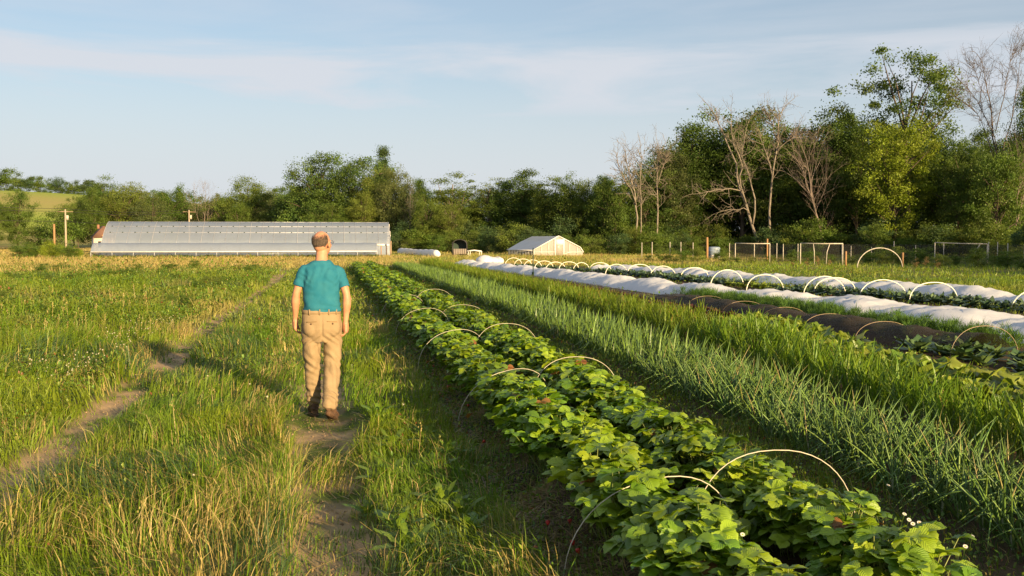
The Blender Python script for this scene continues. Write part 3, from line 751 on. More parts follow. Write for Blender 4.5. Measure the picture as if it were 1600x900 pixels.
# ---- rosettes: lettuce, cabbage
def rosette(seed, nl, L_, W_, tones, nv=4, nu=5, open_=0.9, ruffle=0.25):
    r = random.Random(seed); mb = MB()
    for k in range(nl):
        q = (k + 0.5) / nl; az = k * 2.39996; el = 1.35 - open_ * q + r.uniform(-0.15, 0.15)
        v, f, uv = leaflet(nv, nu, L_ * r.uniform(0.8, 1.15) * (0.6 + 0.4 * q), W_ * r.uniform(0.8, 1.15) * (0.6 + 0.4 * q), fold=r.uniform(0.1, 0.4), curl=r.uniform(0.2, 0.6), serr=0.12, seed=seed * 31 + k)
        e = np.abs(uv[:, 0]); v[:, 2] += ruffle * W_ * 0.25 * e * np.sin(uv[:, 1] * 14 + k)
        v[:, 1] += 0.03
        v = v @ (rotz(az - PI / 2) @ rotx(el)).T
        mb.add(v, f4=f, c=np.array(r.choice(tones)) * r.uniform(0.85, 1.15), uv=uv)
    return mb
m_lettuce = leaf_mat('lettuce_leaves', trans=0.35, rough=0.4, spec=0.4, objvar=0.5, veins=False, noise=0.2, nscale=15)
m_cabbage = leaf_mat('cabbage_leaves', trans=0.15, rough=0.45, spec=0.4, objvar=0.4, veins=False, noise=0.2, nscale=12)
TL = [(0.12, 0.20, 0.025), (0.16, 0.23, 0.03), (0.20, 0.25, 0.035)]; TR = [(0.10, 0.03, 0.028), (0.075, 0.028, 0.022), (0.10, 0.075, 0.025)]; TB = [(0.055, 0.105, 0.06), (0.07, 0.125, 0.065), (0.10, 0.15, 0.08)]
lv = [rosette(k, 14, 0.20, 0.15, TL, ruffle=0.6).mesh('lettuce_plant', m_lettuce, True) for k in range(3)]
rv = [rosette(10 + k, 12, 0.17, 0.12, TR, ruffle=0.6).mesh('red_lettuce_plant', m_lettuce, True) for k in range(3)]
bv = [rosette(20 + k, 13, 0.36, 0.25, TB, open_=1.15, nv=5).mesh('cabbage_plant', m_cabbage, True) for k in range(4)]
kv = [rosette(30 + k, 16, 0.28, 0.17, [(0.06, 0.115, 0.04), (0.085, 0.14, 0.045)], open_=1.0).mesh('kale_plant', m_cabbage, True) for k in range(3)]
crop('lettuce_plant', ((8, 12, 18), (5.95, 6.5, 7.3)), ((8, 12, 18), (6.5, 7.05, 7.8)), 2, 0.27, 6.0, 17.5, lv, None, m_lettuce, 'ruffled green lettuce in the low row beside the brown net tunnel', 'lettuce', 'green lettuces in the row', 1.5, 2.0)
crop('red_lettuce_plant', ((17, 20), (7.4, 7.4)), ((17, 20), (7.85, 7.85)), 2, 0.27, 17.6, 34, rv, None, m_lettuce, 'dark red lettuce in the low row farther along the brown net tunnel', 'lettuce', 'red lettuces in the row', 1.1, 1.5)
crop('seedling_plant', ((17, 20), (7.35, 7.35)), ((17, 20), (7.8, 7.8)), 2, 0.7, 34.5, 58, lv, None, m_lettuce, 'small green seedling in the bare dark bed near its far end', 'seedling', 'seedlings in the far end of the bed', 0.5, 0.8)
crop('kale_plant', ((8, 14), (8.1, 8.4)), ((8, 14), (8.7, 9.0)), 2, 0.42, 8.5, 13.6, kv, None, m_cabbage, 'bushy dark green kale plant in front of the brown net tunnel', 'kale', 'kale plants before the net tunnel', 1.0, 1.3)
# ================================================================== HOOPS AND COVERS
m_wire = plain_mat('hoop_wire', (0.52, 0.47, 0.36), rough=0.45, spec=0.5, var=0.12, scale=20)
m_netwire = plain_mat('brown_wire', (0.36, 0.27, 0.17), rough=0.5, spec=0.4, var=0.15, scale=20)
m_pvc = plain_mat('white_hoop_pipe', (0.80, 0.76, 0.62), rough=0.4, spec=0.5, var=0.08, scale=10)
m_dullpipe = plain_mat('dull_pipe', (0.50, 0.46, 0.38), rough=0.5, spec=0.4, var=0.2, scale=6)
def hoop_pts(a, b, h, n=18, p=2.0, ground=True, lean=0.0):
    a = np.array(a, float); b = np.array(b, float); out = []
    za, zb = gz(*a), gz(*b); ax = np.array([-(b - a)[1], (b - a)[0]]); ax /= np.linalg.norm(ax)
    for i in range(n + 1):
        th = PI * i / n; u = 0.5 - 0.5 * math.copysign(abs(math.cos(th)) ** (2 / p), math.cos(th)); z = h * math.sin(th) ** (2 / p) if 0 < i < n else -0.06
        q = a + (b - a) * u + ax * lean * max(z, 0)
        out.append((q[0], q[1], za * (1 - u) + zb * u + z))
    return out
def hoop(name, a, b, h, r, mat, label, group, n=18, p=2.0, lean=0.0, cat='hoop'):
    c = np.array([(a[0] + b[0]) / 2, (a[1] + b[1]) / 2, 0])
    mb = MB(); mb.tube(np.array(hoop_pts(a, b, h, n, p, lean=lean)) - c, r, 6)
    return tag(mb.build(name, mat, smooth=True, loc=tuple(c)), label, cat, group)

# wire hoops over the two strawberry rows
for ri, (rx, ys, side) in enumerate(((SROWS[0] + 0.02, (4.75, 8.95, 12.75, 17.0, 21.5), 'near'), (SROWS[1] + 0.05, (4.95, 9.35, 13.2, 17.4, 22.3), 'far'))):
    for k, y in enumerate(ys):
        sk = random.uniform(-0.14, 0.14) + (0.10 if ri == 0 else 0.05)
        hoop('wire_hoop', (rx - 0.47, y - 0.02 - sk), (rx + 0.47, y + sk), 0.44 + random.uniform(-0.02, 0.02), 0.0028, m_wire,
             f'{ORD[k]} thin pale wire hoop arched over the {side} strawberry row', 'wire hoops over the strawberry rows', n=22, p=2.3, lean=random.uniform(-0.15, 0.15))

# white hoops over the cabbages, placed by the foot points of each
hp = [((1575, 492), (1660, 478), 441 + 22), ((1419, 473), (1497, 470), 441), ((1342, 464), (1418, 465), 437), ((1270, 460), (1337, 457), 434), ((1254, 463), (1322, 460), 432), ((1166, 456), (1226, 459), 429),
      ((1110, 445), (1163, 449), 421), ((1063, 436), (1108, 438), 419.5), ((1015, 434), (1056, 432), 418), ((980, 430), (1019, 430), 417), ((946, 428), (981, 430), 413), ((920, 426), (955, 425), 413), ((896, 424), (921, 426), 411),
      ((873, 424), (905, 424), 410.5), ((852, 423), (885, 424), 410), ((835, 422), (865, 422), 408), ((818, 419), (847, 420), 408), ((803, 417), (831, 418), 406.5), ((789, 415), (816, 416), 406)]
for k, (fa, fb, top) in enumerate(hp):
    a, b = np.array(G(*fa)), np.array(G(*fb))
    # the feet sit square to the bed: same distance along the row
    m = (a + b) / 2; dep = m[0] * SP + m[1] * CP; w = abs(fb[0] - fa[0]) / FPX * dep
    dirv = np.array([CP, -SP * 0.55]); dirv /= np.linalg.norm(dirv)
    w = max(w, 0.9); a = m - dirv * w / 2; b = m + dirv * w / 2
    h = ZAT(top, dep)
    lab = (f'{ORD[k]} white pipe hoop arching over the cabbage row' if k < 18 else 'farthest white pipe hoop at the end of the cabbage row')
    hoop('white_hoop', a, b, max(h, 0.5), 0.0145 if dep < 32 else 0.018, m_pvc, lab, 'white hoops over the cabbage row', p=2.0 + 0.3 * (k % 2), lean=random.uniform(-0.08, 0.08))

# floating row covers: white fleece draped over low supports
def cover(name, line, width, hgt, step, mat, seed, sag=0.5, nb=19, res=0.16, flat=None, w_near=None, pw=0.62):
    """line: (x, y) points along the near edge; the sheet spreads to +x"""
    line = np.array(line, float); r = random.Random(seed)
    seg = np.linalg.norm(np.diff(line, axis=0), axis=1); s = np.concatenate([[0], np.cumsum(seg)])
    n = int(s[-1] / res); t = np.linspace(0, s[-1], n)
    cx = np.interp(t, s, line[:, 0]); cy = np.interp(t, s, line[:, 1])
    u = np.linspace(0, 1, nb)
    ph = np.cumsum(0.8 + 0.4 * vn(t, t * 0 + seed, 2.2, seed)) * (t[1] - t[0]) / step * TAU
    ridge = 1 - sag * 1.3 * (1 - np.abs(np.cos(ph / 2)) ** 1.4) * (0.5 + 0.7 * vn(t, t * 0, 2.7, seed + 3))
    prof = np.sin(PI * u) ** pw
    edge_n = 0.10 * (fbm(t, t * 0, 1.1, seed + 1) - 0.5); edge_f = 0.16 * (fbm(t, t * 0, 1.3, seed + 2) - 0.5)
    if w_near: width_ = width + (w_near - width) * (1 - sstep(14, 34, cy))
    else: width_ = width
    W = width_ * (0.95 + 0.2 * (vn(t, t * 0, 3.0, seed + 5) - 0.5))
    X = cx[:, None] + edge_n[:, None] * (1 - u) + (W[:, None] + edge_f[:, None]) * u
    Y = cy[:, None] + 0.10 * (u - 0.5) * width
    # taut folds running up from the pegs and small creases along
    fold = 0.030 * np.sin(t[:, None] * 7.0 + 9 * vn(t[:, None] + 0 * u, u * 2 + 0 * t[:, None], 0.8, seed + 7)) * np.sin(PI * u) * (1 - 0.5 * u)
    crease = 0.20 * (fbm(X, Y * 0.6, 0.55, seed + 9) - 0.5) + 0.14 * (fbm(X * 2, Y, 0.16, seed + 11) - 0.5)
    Z = gh(X, Y) + 0.015 + hgt * prof[None, :] * ridge[:, None] + (fold + crease) * np.minimum(1, prof * 1.6)[None, :] * (hgt / 0.5)
    if flat is not None:
        k = sstep(flat[0], flat[1], cy)[:, None]; Z = Z * (1 - k) + (gh(X, Y) + 0.03 + 0.12 * fbm(X, Y, 0.9, seed + 4)) * k
    mb = MB(); i = np.arange(n - 1)[:, None] * nb + np.arange(nb - 1)[None, :]
    mb.add(np.stack([X, Y, Z], -1).reshape(-1, 3), f4=np.stack([i, i + 1, i + nb + 1, i + nb], -1).reshape(-1, 4))
    return mb.build(name, mat, smooth=True)
m_fleece = plain_mat('row_cover_fleece', (0.88, 0.88, 0.89), rough=0.85, spec=0.15, var=0.04, scale=3.0, bump=0.25, bscale=9.0, trans=0.28, detail=5)
c1 = cover('row_cover', [(11.4, 9.5), (10.75, 13), (10.4, 18), (10.15, 24), (9.66, 30), (9.1, 44), (7.9, 63.5)], 1.7, 0.37, 3.6, m_fleece, 11, sag=0.30, w_near=2.7, pw=0.75)
tag(c1, 'long white fleece row cover draped over the bed between the dark net and the cabbages', 'row cover')
c2 = cover('row_cover', [(17.6, 18), (16.9, 22), (16.4, 28), (15.7, 36), (14.9, 44), (13.8, 52)], 1.8, 0.36, 3.4, m_fleece, 23, sag=0.3, pw=0.75)
tag(c2, 'long white fleece row cover lying behind the cabbage row, before the weedy grass', 'row cover')
# brown insect net over wire hoops, run out flat farther on
m_net = film_mat('brown_insect_net', (0.105, 0.078, 0.055), see=0.40, rough=0.8, trans=0.3, var=0.2, scale=9)
net = cover('insect_net', [(8.6, 12.6), (8.15, 18), (8.1, 22), (8.2, 30), (8.0, 40), (7.5, 52), (6.9, 62)], 1.15, 0.29, 1.9, m_net, 37, sag=0.07, flat=(23.5, 26.5))
tag(net, 'brown mesh insect net over low hoops beside the lettuces, lying flat farther along', 'insect net')
for k, y in enumerate((14.6, 16.4, 18.2, 20.1, 22.2)):
    hoop('net_hoop', (8.28, y), (9.38, y + 0.1), 0.33, 0.0036, m_netwire, f'{ORD[k]} thin hoop holding up the brown insect net', 'hoops under the brown net', n=20, p=2.2)
for k, (x, y) in enumerate(((8.05, 9.4), (8.2, 12.0))):
    hoop('bed_hoop', (x, y), (x + 1.15, y + 0.15), 0.46, 0.0036, m_netwire, f'{ORD[k]} thin bare hoop standing over the kale plants', 'bare hoops over the kale', n=20, p=2.2)
# bunched white cover at the far end of the cabbage row
for k, (px, w, h, lab) in enumerate(((757, 0.95, 0.62, 'rounded white bundle of gathered row cover, the tallest at the far end of the hoops'), (767, 0.9, 0.50, 'smooth white bundle of row cover between two others at the end of the hoops'), (778, 0.6, 0.5, 'narrow white bundle of row cover beside the farthest hoop'))):
    x, y = G(px, 414 - 0.6 * k); bb = MB(); bb.ball((0, 0, h * 0.40), (w * 0.62, 1.1, h * 0.62), 20, 12)
    v = bb.v[0]; v[:, 2] += 0.06 * (fbm(v[:, 0] * 3 + k * 7, v[:, 1] * 3, 0.8, 91) - 0.5) * 2; v[:, 2] = np.maximum(v[:, 2], -0.03)
    tag(bb.build('cover_bundle', m_fleece, smooth=True, loc=(x, y, gz(x, y))), lab, 'fabric bundle', 'gathered ends of row cover')
# cabbages under the white hoops
fx = np.array([G((a[0] + b[0]) / 2, (a[1] + b[1]) / 2) for a, b, _ in hp]); o_ = np.argsort(fx[:, 1]); fx = fx[o_]
def bedx(y): return float(np.interp(y, fx[:, 1], np.convolve(np.pad(fx[:, 0], 2, 'edge'), np.ones(5) / 5, 'valid')))
cnt = 0
for row in (-0.36, 0.30):
    y = 15.0
    while y < 60:
        x = bedx(y) + row + random.gauss(0, 0.06)
        if in_view(x, y, 1.5) and cnt < 290:
            lowp = 30 < y < 33.5
            o = bpy.data.objects.new('cabbage_plant', random.choice(lv if lowp else bv)); col.objects.link(o); s = random.uniform(0.8, 1.15) * (1.3 if lowp else 1.0)
            o.location = (x, y, gz(x, y) + 0.01); o.rotation_euler = (random.gauss(0, .08), random.gauss(0, .08), random.random() * TAU); o.scale = (s, s, s)
            if lowp: o.name = 'chard_plant'; tag(o, 'yellow-green leafy plant among the cabbages under the white hoops', 'leaf crop', 'yellow-green plants under the hoops')
            else: tag(o, 'blue-green broad leaved cabbage plant growing under the white hoops', 'cabbage', 'cabbages under the white hoops')
            cnt += 1
        y += random.uniform(0.38, 0.52)
# feathery fennel in front of the white cover
ff = MB()
n = 420
fy = 13.0 + 12.3 * rng.random(n); fxx = 9.75 - 0.012 * (fy - 13) + rng.normal(0, 0.20, n); m_fen = leaf_mat('fennel_feathers', trans=0.3, rough=0.5, spec=0.2, noise=0.2, nscale=4)
for k in range(n):
    hgt = rng.uniform(0.22, 0.42); q = 120
    zz = hgt * (0.15 + 0.85 * rng.random(q) ** 0.8); rad = 0.16 * (1.1 - zz / hgt * 0.6); an = rng.random(q) * TAU
    bx = fxx[k] + rad * 0.45 * np.cos(an); by = fy[k] + rad * 0.45 * np.sin(an)
    base = np.stack([bx, by, zz * 0.9 + gh(fxx[k:k + 1], fy[k:k + 1])], 1)
    tip = base + np.stack([np.cos(an) * rad * 0.8, np.sin(an) * rad * 0.8, rng.uniform(0.02, 0.12, q)], 1) + rng.normal(0, 0.03, (q, 3))
    sd = np.stack([-np.sin(an), np.cos(an), rng.normal(0, .4, q)], 1) * 0.0055
    ff.add(np.stack([base - sd, base + sd, tip], 1).reshape(-1, 3), f3=np.arange(q)[:, None] * 3 + np.array([[0, 1, 2]]), c=np.array([0.085, 0.165, 0.03]) * rng.uniform(0.7, 1.3))
tag(ff.build('fennel_foliage', m_fen), kind='stuff')
# steel post by the cover
m_tpost = plain_mat('green_steel', (0.02, 0.045, 0.03), rough=0.5, var=0.2)
x, y = G(833, 433); mb = MB(); mb.box((0, 0, 0.62), (0.045, 0.012, 1.35)); mb.box((0, 0.018, 0.62), (0.012, 0.03, 1.35)); mb.box((0, 0.04, 0.12), (0.11, 0.006, 0.2))
tag(mb.build('metal_stake', m_tpost, loc=(x, y, gz(x, y))), 'dark green steel stake standing at the near edge of the white cover', 'stake')

# ================================================================== GREENHOUSES AND FAR OBJECTS
m_film = film_mat('greenhouse_film', (0.36, 0.42, 0.53), see=0.32, rough=0.25, trans=0.3, var=0.10, scale=0.5)  # bluish film colour stands in for reflected sky
m_filmend = film_mat('end_wall_film', (0.62, 0.58, 0.54), see=0.30, rough=0.3, trans=0.4, var=0.08, scale=0.9)
m_galv = plain_mat('galvanised_pipe', (0.48, 0.49, 0.52), rough=0.4, metal=0.3, var=0.1, scale=4)
m_whiteboard = plain_mat('white_painted_board', (0.74, 0.71, 0.66), rough=0.6, var=0.1, scale=5)
m_wood = plain_mat('weathered_wood', (0.34, 0.25, 0.17), rough=0.85, spec=0.2, rgb2=(0.17, 0.12, 0.08), scale=3.0, stretch=(9, 9, 1), bump=0.4, bscale=20)
m_greyboard = plain_mat('grey_boards', (0.26, 0.22, 0.18), rough=0.85, spec=0.2, var=0.2, scale=3.0, stretch=(9, 9, 1))
m_orangew = plain_mat('fresh_timber', (0.36, 0.21, 0.10), rough=0.8, spec=0.2, var=0.2, scale=4, stretch=(6, 6, 1))
m_dark = plain_mat('black_plastic', (0.035, 0.033, 0.032), rough=0.55, var=0.3, scale=4)

def frame_on(p0, p1):
    """axes for a long house from ground point p0 (its left end, near side) to p1"""
    p0 = np.array(p0); p1 = np.array(p1); L_ = np.linalg.norm(p1 - p0); u = (p1 - p0) / L_; w = np.array([-u[1], u[0]])
    return p0, u, w, L_, math.atan2(u[1], u[0])
# --- the long high tunnel: ridge along local x, width along local y
p0, u, w, GL, ang = frame_on(AT(158, 99.0), AT(610, 104.0))
GW = 7.6; ridge = ZAT(346.5, 103); eave = 1.35
def prof_high(n=20, W=GW, H=ridge, e=eave):
    pts_ = [(0, 0), (0, e * 0.55), (0.05, e)]
    for i in range(1, n):
        t = i / n; pts_.append((0.05 + (W - 0.1) * t, e + (H - e) * (1 - abs(2 * t - 1) ** 1.55)))
    pts_ += [(W - 0.05, e), (W, e * 0.55), (W, 0)]
    return np.array(pts_)
root = thing('high_tunnel', 'long plastic covered high tunnel greenhouse across the end of the field', 'greenhouse', (p0[0], p0[1], gz(*p0)), ang)
P = prof_high(); mb = MB(); nx_ = 64; xs = np.linspace(0, GL, nx_)
V = np.zeros((nx_, len(P), 3)); V[:, :, 0] = xs[:, None]; V[:, :, 1] = P[None, :, 0]; V[:, :, 2] = P[None, :, 1]
V[:, :, 2] += 0.012 * np.sin(xs[:, None] * TAU / 1.22) * (P[None, :, 1] > 1)
i = np.arange(nx_ - 1)[:, None] * len(P) + np.arange(len(P) - 1)[None, :]
mb.add(V.reshape(-1, 3), f4=np.stack([i, i + 1, i + len(P) + 1, i + len(P)], -1).reshape(-1, 4)); mb.build('film_cover', m_film, root, smooth=True)
nb_ = 25
for k in range(nb_):
    mb = MB(); x = GL * k / (nb_ - 1); mb.tube(np.stack([np.full(len(P), x), P[:, 0] + (P[:, 0] / GW - 0.5) * 0.06, P[:, 1] + 0.03], 1), 0.026 if k % 4 == 0 else 0.014, 5); mb.build('hoop_rib', m_galv, root, smooth=True)
for (yy, zz, rr) in ((GW / 2, ridge + 0.0, 0.03), (1.35, None, 0.035), (2.35, None, 0.035), (GW - 1.35, None, 0.035), (GW - 2.35, None, 0.035)):
    if zz is None: zz = float(np.interp(yy, P[:, 0][2:-2], P[:, 1][2:-2])) 
    mb = MB(); mb.tube([(0, yy, zz), (GL, yy, zz)], rr * 0.7, 6); mb.build('purlin', m_galv, root)
for k in range(0, nb_ - 1):                              # clips along the purlins
    for yy in (1.35, 2.35):
        zz = float(np.interp(yy, P[:, 0][2:-2], P[:, 1][2:-2])); mb = MB(); mb.box((GL * (k + .5) / (nb_ - 1), yy, zz + 0.03), (0.10, 0.10, 0.09)); mb.build('clip', m_tpost, root)
for x in (0.0, GL):
    mb = MB(); Q = P[::-1] if x == 0 else P
    c = np.array([[x, GW / 2, 0.9]]); V = np.concatenate([np.stack([np.full(len(Q), x), Q[:, 0], Q[:, 1]], 1), c])
    mb.add(V, f3=[[q, q + 1, len(Q)] for q in range(len(Q) - 1)]); mb.build('end_wall', m_filmend, root)
    fr = MB(); e = 0.04 if x else -0.04
    for yy in (1.6, 3.0, 4.6, 6.0):
        zz = float(np.interp(yy, P[:, 0][2:-2], P[:, 1][2:-2])); fr.box((x + e, yy, zz / 2), (0.07, 0.10, zz))
    fr.box((x + e, GW / 2, 2.1), (0.062, GW * 0.82, 0.10)); fr.build('end_frame', m_whiteboard if x else m_orangew, root)
# --- low tunnel standing in front of it, roll-up side raised
p0, u, w, TL_, ang = frame_on(AT(141, 91.5), AT(589, 96.0))
TW = 3.0; tz = ZAT(379.6, 94); te = ZAT(393.5, 92)
low = thing('low_tunnel', 'low plastic tunnel with its side rolled up, in front of the high tunnel', 'greenhouse', (p0[0], p0[1], gz(*p0)), ang)
def prof_low(n=14):
    pts_ = []
    for i in range(n + 1):
        t = i / n; pts_.append((TW * t, te + (tz - te) * (1 - abs(2 * t - 1) ** 2.2)))
    return np.array(pts_)
P = prof_low(); mb = MB(); nx_ = 50; xs = np.linspace(0, TL_, nx_)
V = np.zeros((nx_, len(P), 3)); V[:, :, 0] = xs[:, None]; V[:, :, 1] = P[None, :, 0]; V[:, :, 2] = P[None, :, 1] + 0.02 * np.sin(xs[:, None] * TAU / 1.9)
i = np.arange(nx_ - 1)[:, None] * len(P) + np.arange(len(P) - 1)[None, :]
mb.add(V.reshape(-1, 3), f4=np.stack([i, i + 1, i + len(P) + 1, i + len(P)], -1).reshape(-1, 4)); mb.build('film_cover', m_film, low, smooth=True)
for yy in (0, TW):
    mb = MB(); mb.tube([(0, yy, te), (TL_, yy, te)], 0.055, 7); mb.build('roll_bar', m_whiteboard, low)
for k in range(15):
    mb = MB(); x = TL_ * k / 14
    mb.tube([(x, 0.02, -0.05)] + [(x, a * 0.98 + 0.03, b - 0.04) for a, b in P] + [(x, TW - 0.02, -0.05)], 0.024, 5); mb.build('hoop_rib', m_galv, low, smooth=True)
mb = MB(); mb.box((TL_ / 2, TW - 0.04, te / 2), (TL_ - 0.1, 0.02, te - 0.04)); mb.build('back_side_film', m_film, low)
for x in (0.0, TL_):
    mb = MB(); Q = np.concatenate([[[0, 0]], P, [[TW, 0]]]); V = np.concatenate([np.stack([np.full(len(Q), x), Q[:, 0], Q[:, 1]], 1), [[x, TW / 2, 0.4]]])
    mb.add(V, f3=[[q, q + 1, len(Q)] for q in range(len(Q) - 1)]); mb.build('end_wall', m_filmend, low)
R3 = rotz(ang)
tp = MB(); rr_ = [rosette(50 + k, 12, 0.34, 0.2, [(0.09, 0.15, 0.05), (0.12, 0.17, 0.06)], nv=3, nu=3).arrays() for k in range(3)]
for k in range(170):
    q = R3 @ np.array([TL_ * random.random(), random.choice((-0.35, 0.4, 1.1)) + random.gauss(0, .1), 0]); xx, yy = p0[0] + q[0], p0[1] + q[1]
    tp.stamp(random.choice(rr_), (rotz(random.random() * 6) * random.uniform(0.7, 1.3), np.array([xx, yy, gz(xx, yy)]), random.uniform(0.8, 1.2)))
tag(tp.build('tunnel_greens', m_cabbage), kind='stuff')
# doorway timber, hanging strip and post at the right end
ex, ey = AT(602, 99.5); dr = thing('door_frame', 'timber door frame with a white cross piece at the end of the high tunnel', 'door frame', (ex, ey, gz(ex, ey)), ang)
for dx in (-0.42, 0.10, 0.5):
    mb = MB(); mb.box((dx, 0, 0.62), (0.09, 0.09, 1.25)); mb.build('post', m_orangew, dr)
mb = MB(); mb.box((-0.3, -0.06, 1.18), (1.35, 0.05, 0.16), roty(0.03)); mb.build('cross_piece', m_whiteboard, dr)
ex, ey = AT(610.5, 98.5); mb = MB(); mb.box((0, 0, 0.75), (0.16, 0.12, 1.55)); mb.box((0, 0, 1.54), (0.20, 0.16, 0.03))
tag(mb.build('end_post', m_wood, loc=(ex, ey, gz(ex, ey))), 'grey square post at the right end of the high tunnel', 'post')

# --- small gable greenhouse
gx0, gy0 = AT(833, 101); gx1, gy1 = AT(911, 103.2)
p0, u, w, SW, ang = frame_on((gx0, gy0), (gx1, gy1)); SD = 6.6; se = ZAT(390, 102); sr = ZAT(369.3, 103)
sm = thing('small_greenhouse', 'small white framed gable greenhouse with plastic roof at the wood edge', 'greenhouse', (p0[0], p0[1], gz(*p0)), ang)
sh_ = 0.0                                              # its length runs back and to the left
def S(x, y, z): return (x + sh_ * y * 0.55, y, z)
m_roof = film_mat('greenhouse_roof_film', (0.50, 0.55, 0.62), see=0.08, rough=0.3, trans=0.25, var=0.08, scale=1.0)
rf = MB(); ev = 0.12
prof = [(-ev, se - 0.08), (SW * 0.25, se + (sr - se) * 0.55), (SW * 0.5, sr), (SW * 0.75, se + (sr - se) * 0.55), (SW * 0.94, se + (sr - se) * 0.14), (SW + ev, se - 0.22)]
V = [S(a, y, b + (0.015 if j % 2 else 0)) for j, y in enumerate(np.linspace(-0.05, SD, 12)) for a, b in prof]
i = np.arange(11)[:, None] * 6 + np.arange(5)[None, :]
rf.add(V, f4=np.stack([i, i + 1, i + 7, i + 6], -1).reshape(-1, 4)); rf.build('roof', m_roof, sm)
mb = MB(); Q = [(0, 0), (SW, 0), (SW, se - 0.2), (SW * .94, se + (sr - se) * .14), (SW * .5, sr - 0.03), (0, se - 0.05)]
mb.add([S(a, 0, b) for a, b in Q] + [S(SW / 2, 0, 0.8)], f3=[[q, (q + 1) % 6, 6] for q in range(6)]); mb.build('front_wall', m_filmend, sm)
mb = MB(); mb.add([S(a, SD, b) for a, b in Q] + [S(SW / 2, SD, 0.8)], f3=[[(q + 1) % 6, q, 6] for q in range(6)]); mb.build('back_wall', m_filmend, sm)
def bar(mbx, a, b, wd, dy=-0.05):
    a = np.array(S(a[0], dy, a[1])); b = np.array(S(b[0], dy, b[1])); mbx.tube([a, b], wd / 2, 4)
for nm, prs in (('gable_trim', [((-ev, se - 0.1), (SW / 2, sr + 0.02)), ((SW / 2, sr + 0.02), (SW * .94, se + (sr - se) * .16)), ((SW * .94, se + (sr - se) * .16), (SW + 0.02, se - 0.3))]),
                ('wall_stud', [((0.05, 0), (0.05, se))]), ('wall_stud', [((SW * .16, 0), (SW * .16, se + 0.35))]), ('wall_stud', [((SW * .30, 0), (SW * .30, se + 0.75))]), ('wall_stud', [((SW * .72, 0), (SW * .72, se + 0.7))]), ('wall_stud', [((SW * .87, 0), (SW * .87, se + 0.3))]),
                ('wall_rail', [((0.05, se * 0.62), (SW * .42, se * 0.62))]), ('wall_rail', [((SW * .6, se * 0.58), (SW, se * 0.58))]), ('brace', [((SW * .6, 0.15), (SW * .72, se * 0.58))])):
    mb = MB()
    for a, b in prs: bar(mb, a, b, 0.12 if nm == 'gable_trim' else 0.07, -0.07 if nm != 'wall_rail' else -0.055)
    mb.build(nm, m_whiteboard, sm)
mb = MB(); mb.box(S(SW * .51, -0.09, 0.86), (SW * .17, 0.05, 1.70)); d_ = mb.build('door', m_filmend, sm)
mb = MB(); mb.box(S(SW * .52, -0.13, 1.42), (SW * .15, 0.03, 0.55)); mb.build('door_sheet', m_fleece, d_)
mb = MB(); mb.box(S(SW * .425, -0.10, 0.88), (0.13, 0.09, 1.75)); mb.build('door_jamb', m_whiteboard, sm); mb = MB(); mb.box(S(SW * .60, -0.10, 0.88), (0.13, 0.09, 1.75)); mb.build('door_jamb', m_whiteboard, sm)
for k in range(9):
    mb = MB(); yy = 0.4 + k * (SD - 0.8) / 8; a = S(0.0, yy, 0); b = S(0.0, yy, se - 0.02); mb.tube([a, b], 0.05, 5); mb.build('side_post', m_whiteboard, sm)
mb = MB(); mb.tube([S(-ev, -0.05, se - 0.08), S(-ev, SD, se - 0.08)], 0.05, 5); mb.build('eave_rail', m_whiteboard, sm)

# --- rolled white plastic tube lying in the grass
a = np.array(AT(624, 118)); b = np.array(AT(684, 95)); mb = MB(); n_ = 26
pts_ = [(a[0] + (b[0] - a[0]) * t, a[1] + (b[1] - a[1]) * t, 0.28 + gz(*(a + (b - a) * t)) + 0.03 * math.sin(t * 9)) for t in np.linspace(0, 1, n_)]
rad = [0.24] + [0.40 + 0.025 * math.sin(k * 1.9) for k in range(n_ - 2)] + [0.26]
mb.tube(pts_, rad, 12); tag(mb.build('plastic_roll', m_fleece, smooth=True), 'long white roll of plastic sheet lying in the grass beside the high tunnel', 'plastic roll')
# --- compost bin with a rounded black hood
bx_, by_ = AT(718, 104); cb = thing('compost_bin', 'black hooded bin with a pale timber front standing in the grass', 'bin', (bx_, by_, gz(bx_, by_)), -PSI)
W2 = 0.78; top = ZAT(374, 104); mb = MB()
ring = [(-W2, 0.0)] + [(-W2 + (2 * W2) * 0.5 * (1 - math.cos(PI * i / 10)), 0.95 + (top - 0.95) * math.sin(PI * i / 10) ** 0.55) for i in range(11)] + [(W2, 0.0)]
V = [(x, y, z) for y in (0, 1.3) for x, z in ring] + [(x * 0.93, y, z * 0.96) for y in (0, 1.3) for x, z in ring]; m_ = len(ring)
f = [[q, q + 1, m_ + q + 1, m_ + q] for q in range(m_ - 1)] + [[2 * m_ + q + 1, 2 * m_ + q, 3 * m_ + q, 3 * m_ + q + 1] for q in range(m_ - 1)] + [[q + 1, q, 2 * m_ + q, 2 * m_ + q + 1] for q in range(m_ - 1)]
mb.add(V, f4=f); mb.build('hood', m_dark, cb)
mb = MB(); mb.add([(x, 1.29, z) for x, z in ring] + [(0, 1.29, 0.5)], f3=[[q, q + 1, m_] for q in range(m_ - 1)]); mb.build('back_panel', m_tpost, cb)
mb = MB()
for k in range(6): mb.box((-W2 + 0.24 + k * 0.226, -0.035, 0.36), (0.215, 0.045, 0.74))
mb.build('front_boards', m_greyboard, cb)
mb = MB(); mb.box((-W2 + 0.06, -0.07, 0.7), (0.12, 0.07, 1.4)); mb.build('corner_post', m_dark, cb)
tx, ty = AT(741, 102); tr_ = thing('trestle', 'low pale trestle with a white pipe lying on it beside the black bin', 'trestle', (tx, ty, gz(tx, ty)), -PSI)
mb = MB(); mb.tube([(-0.75, 0, 0.52), (0.0, 0, 0.60), (0.75, 0.1, 0.50)], 0.07, 6); mb.build('pipe', m_whiteboard, tr_, smooth=True)
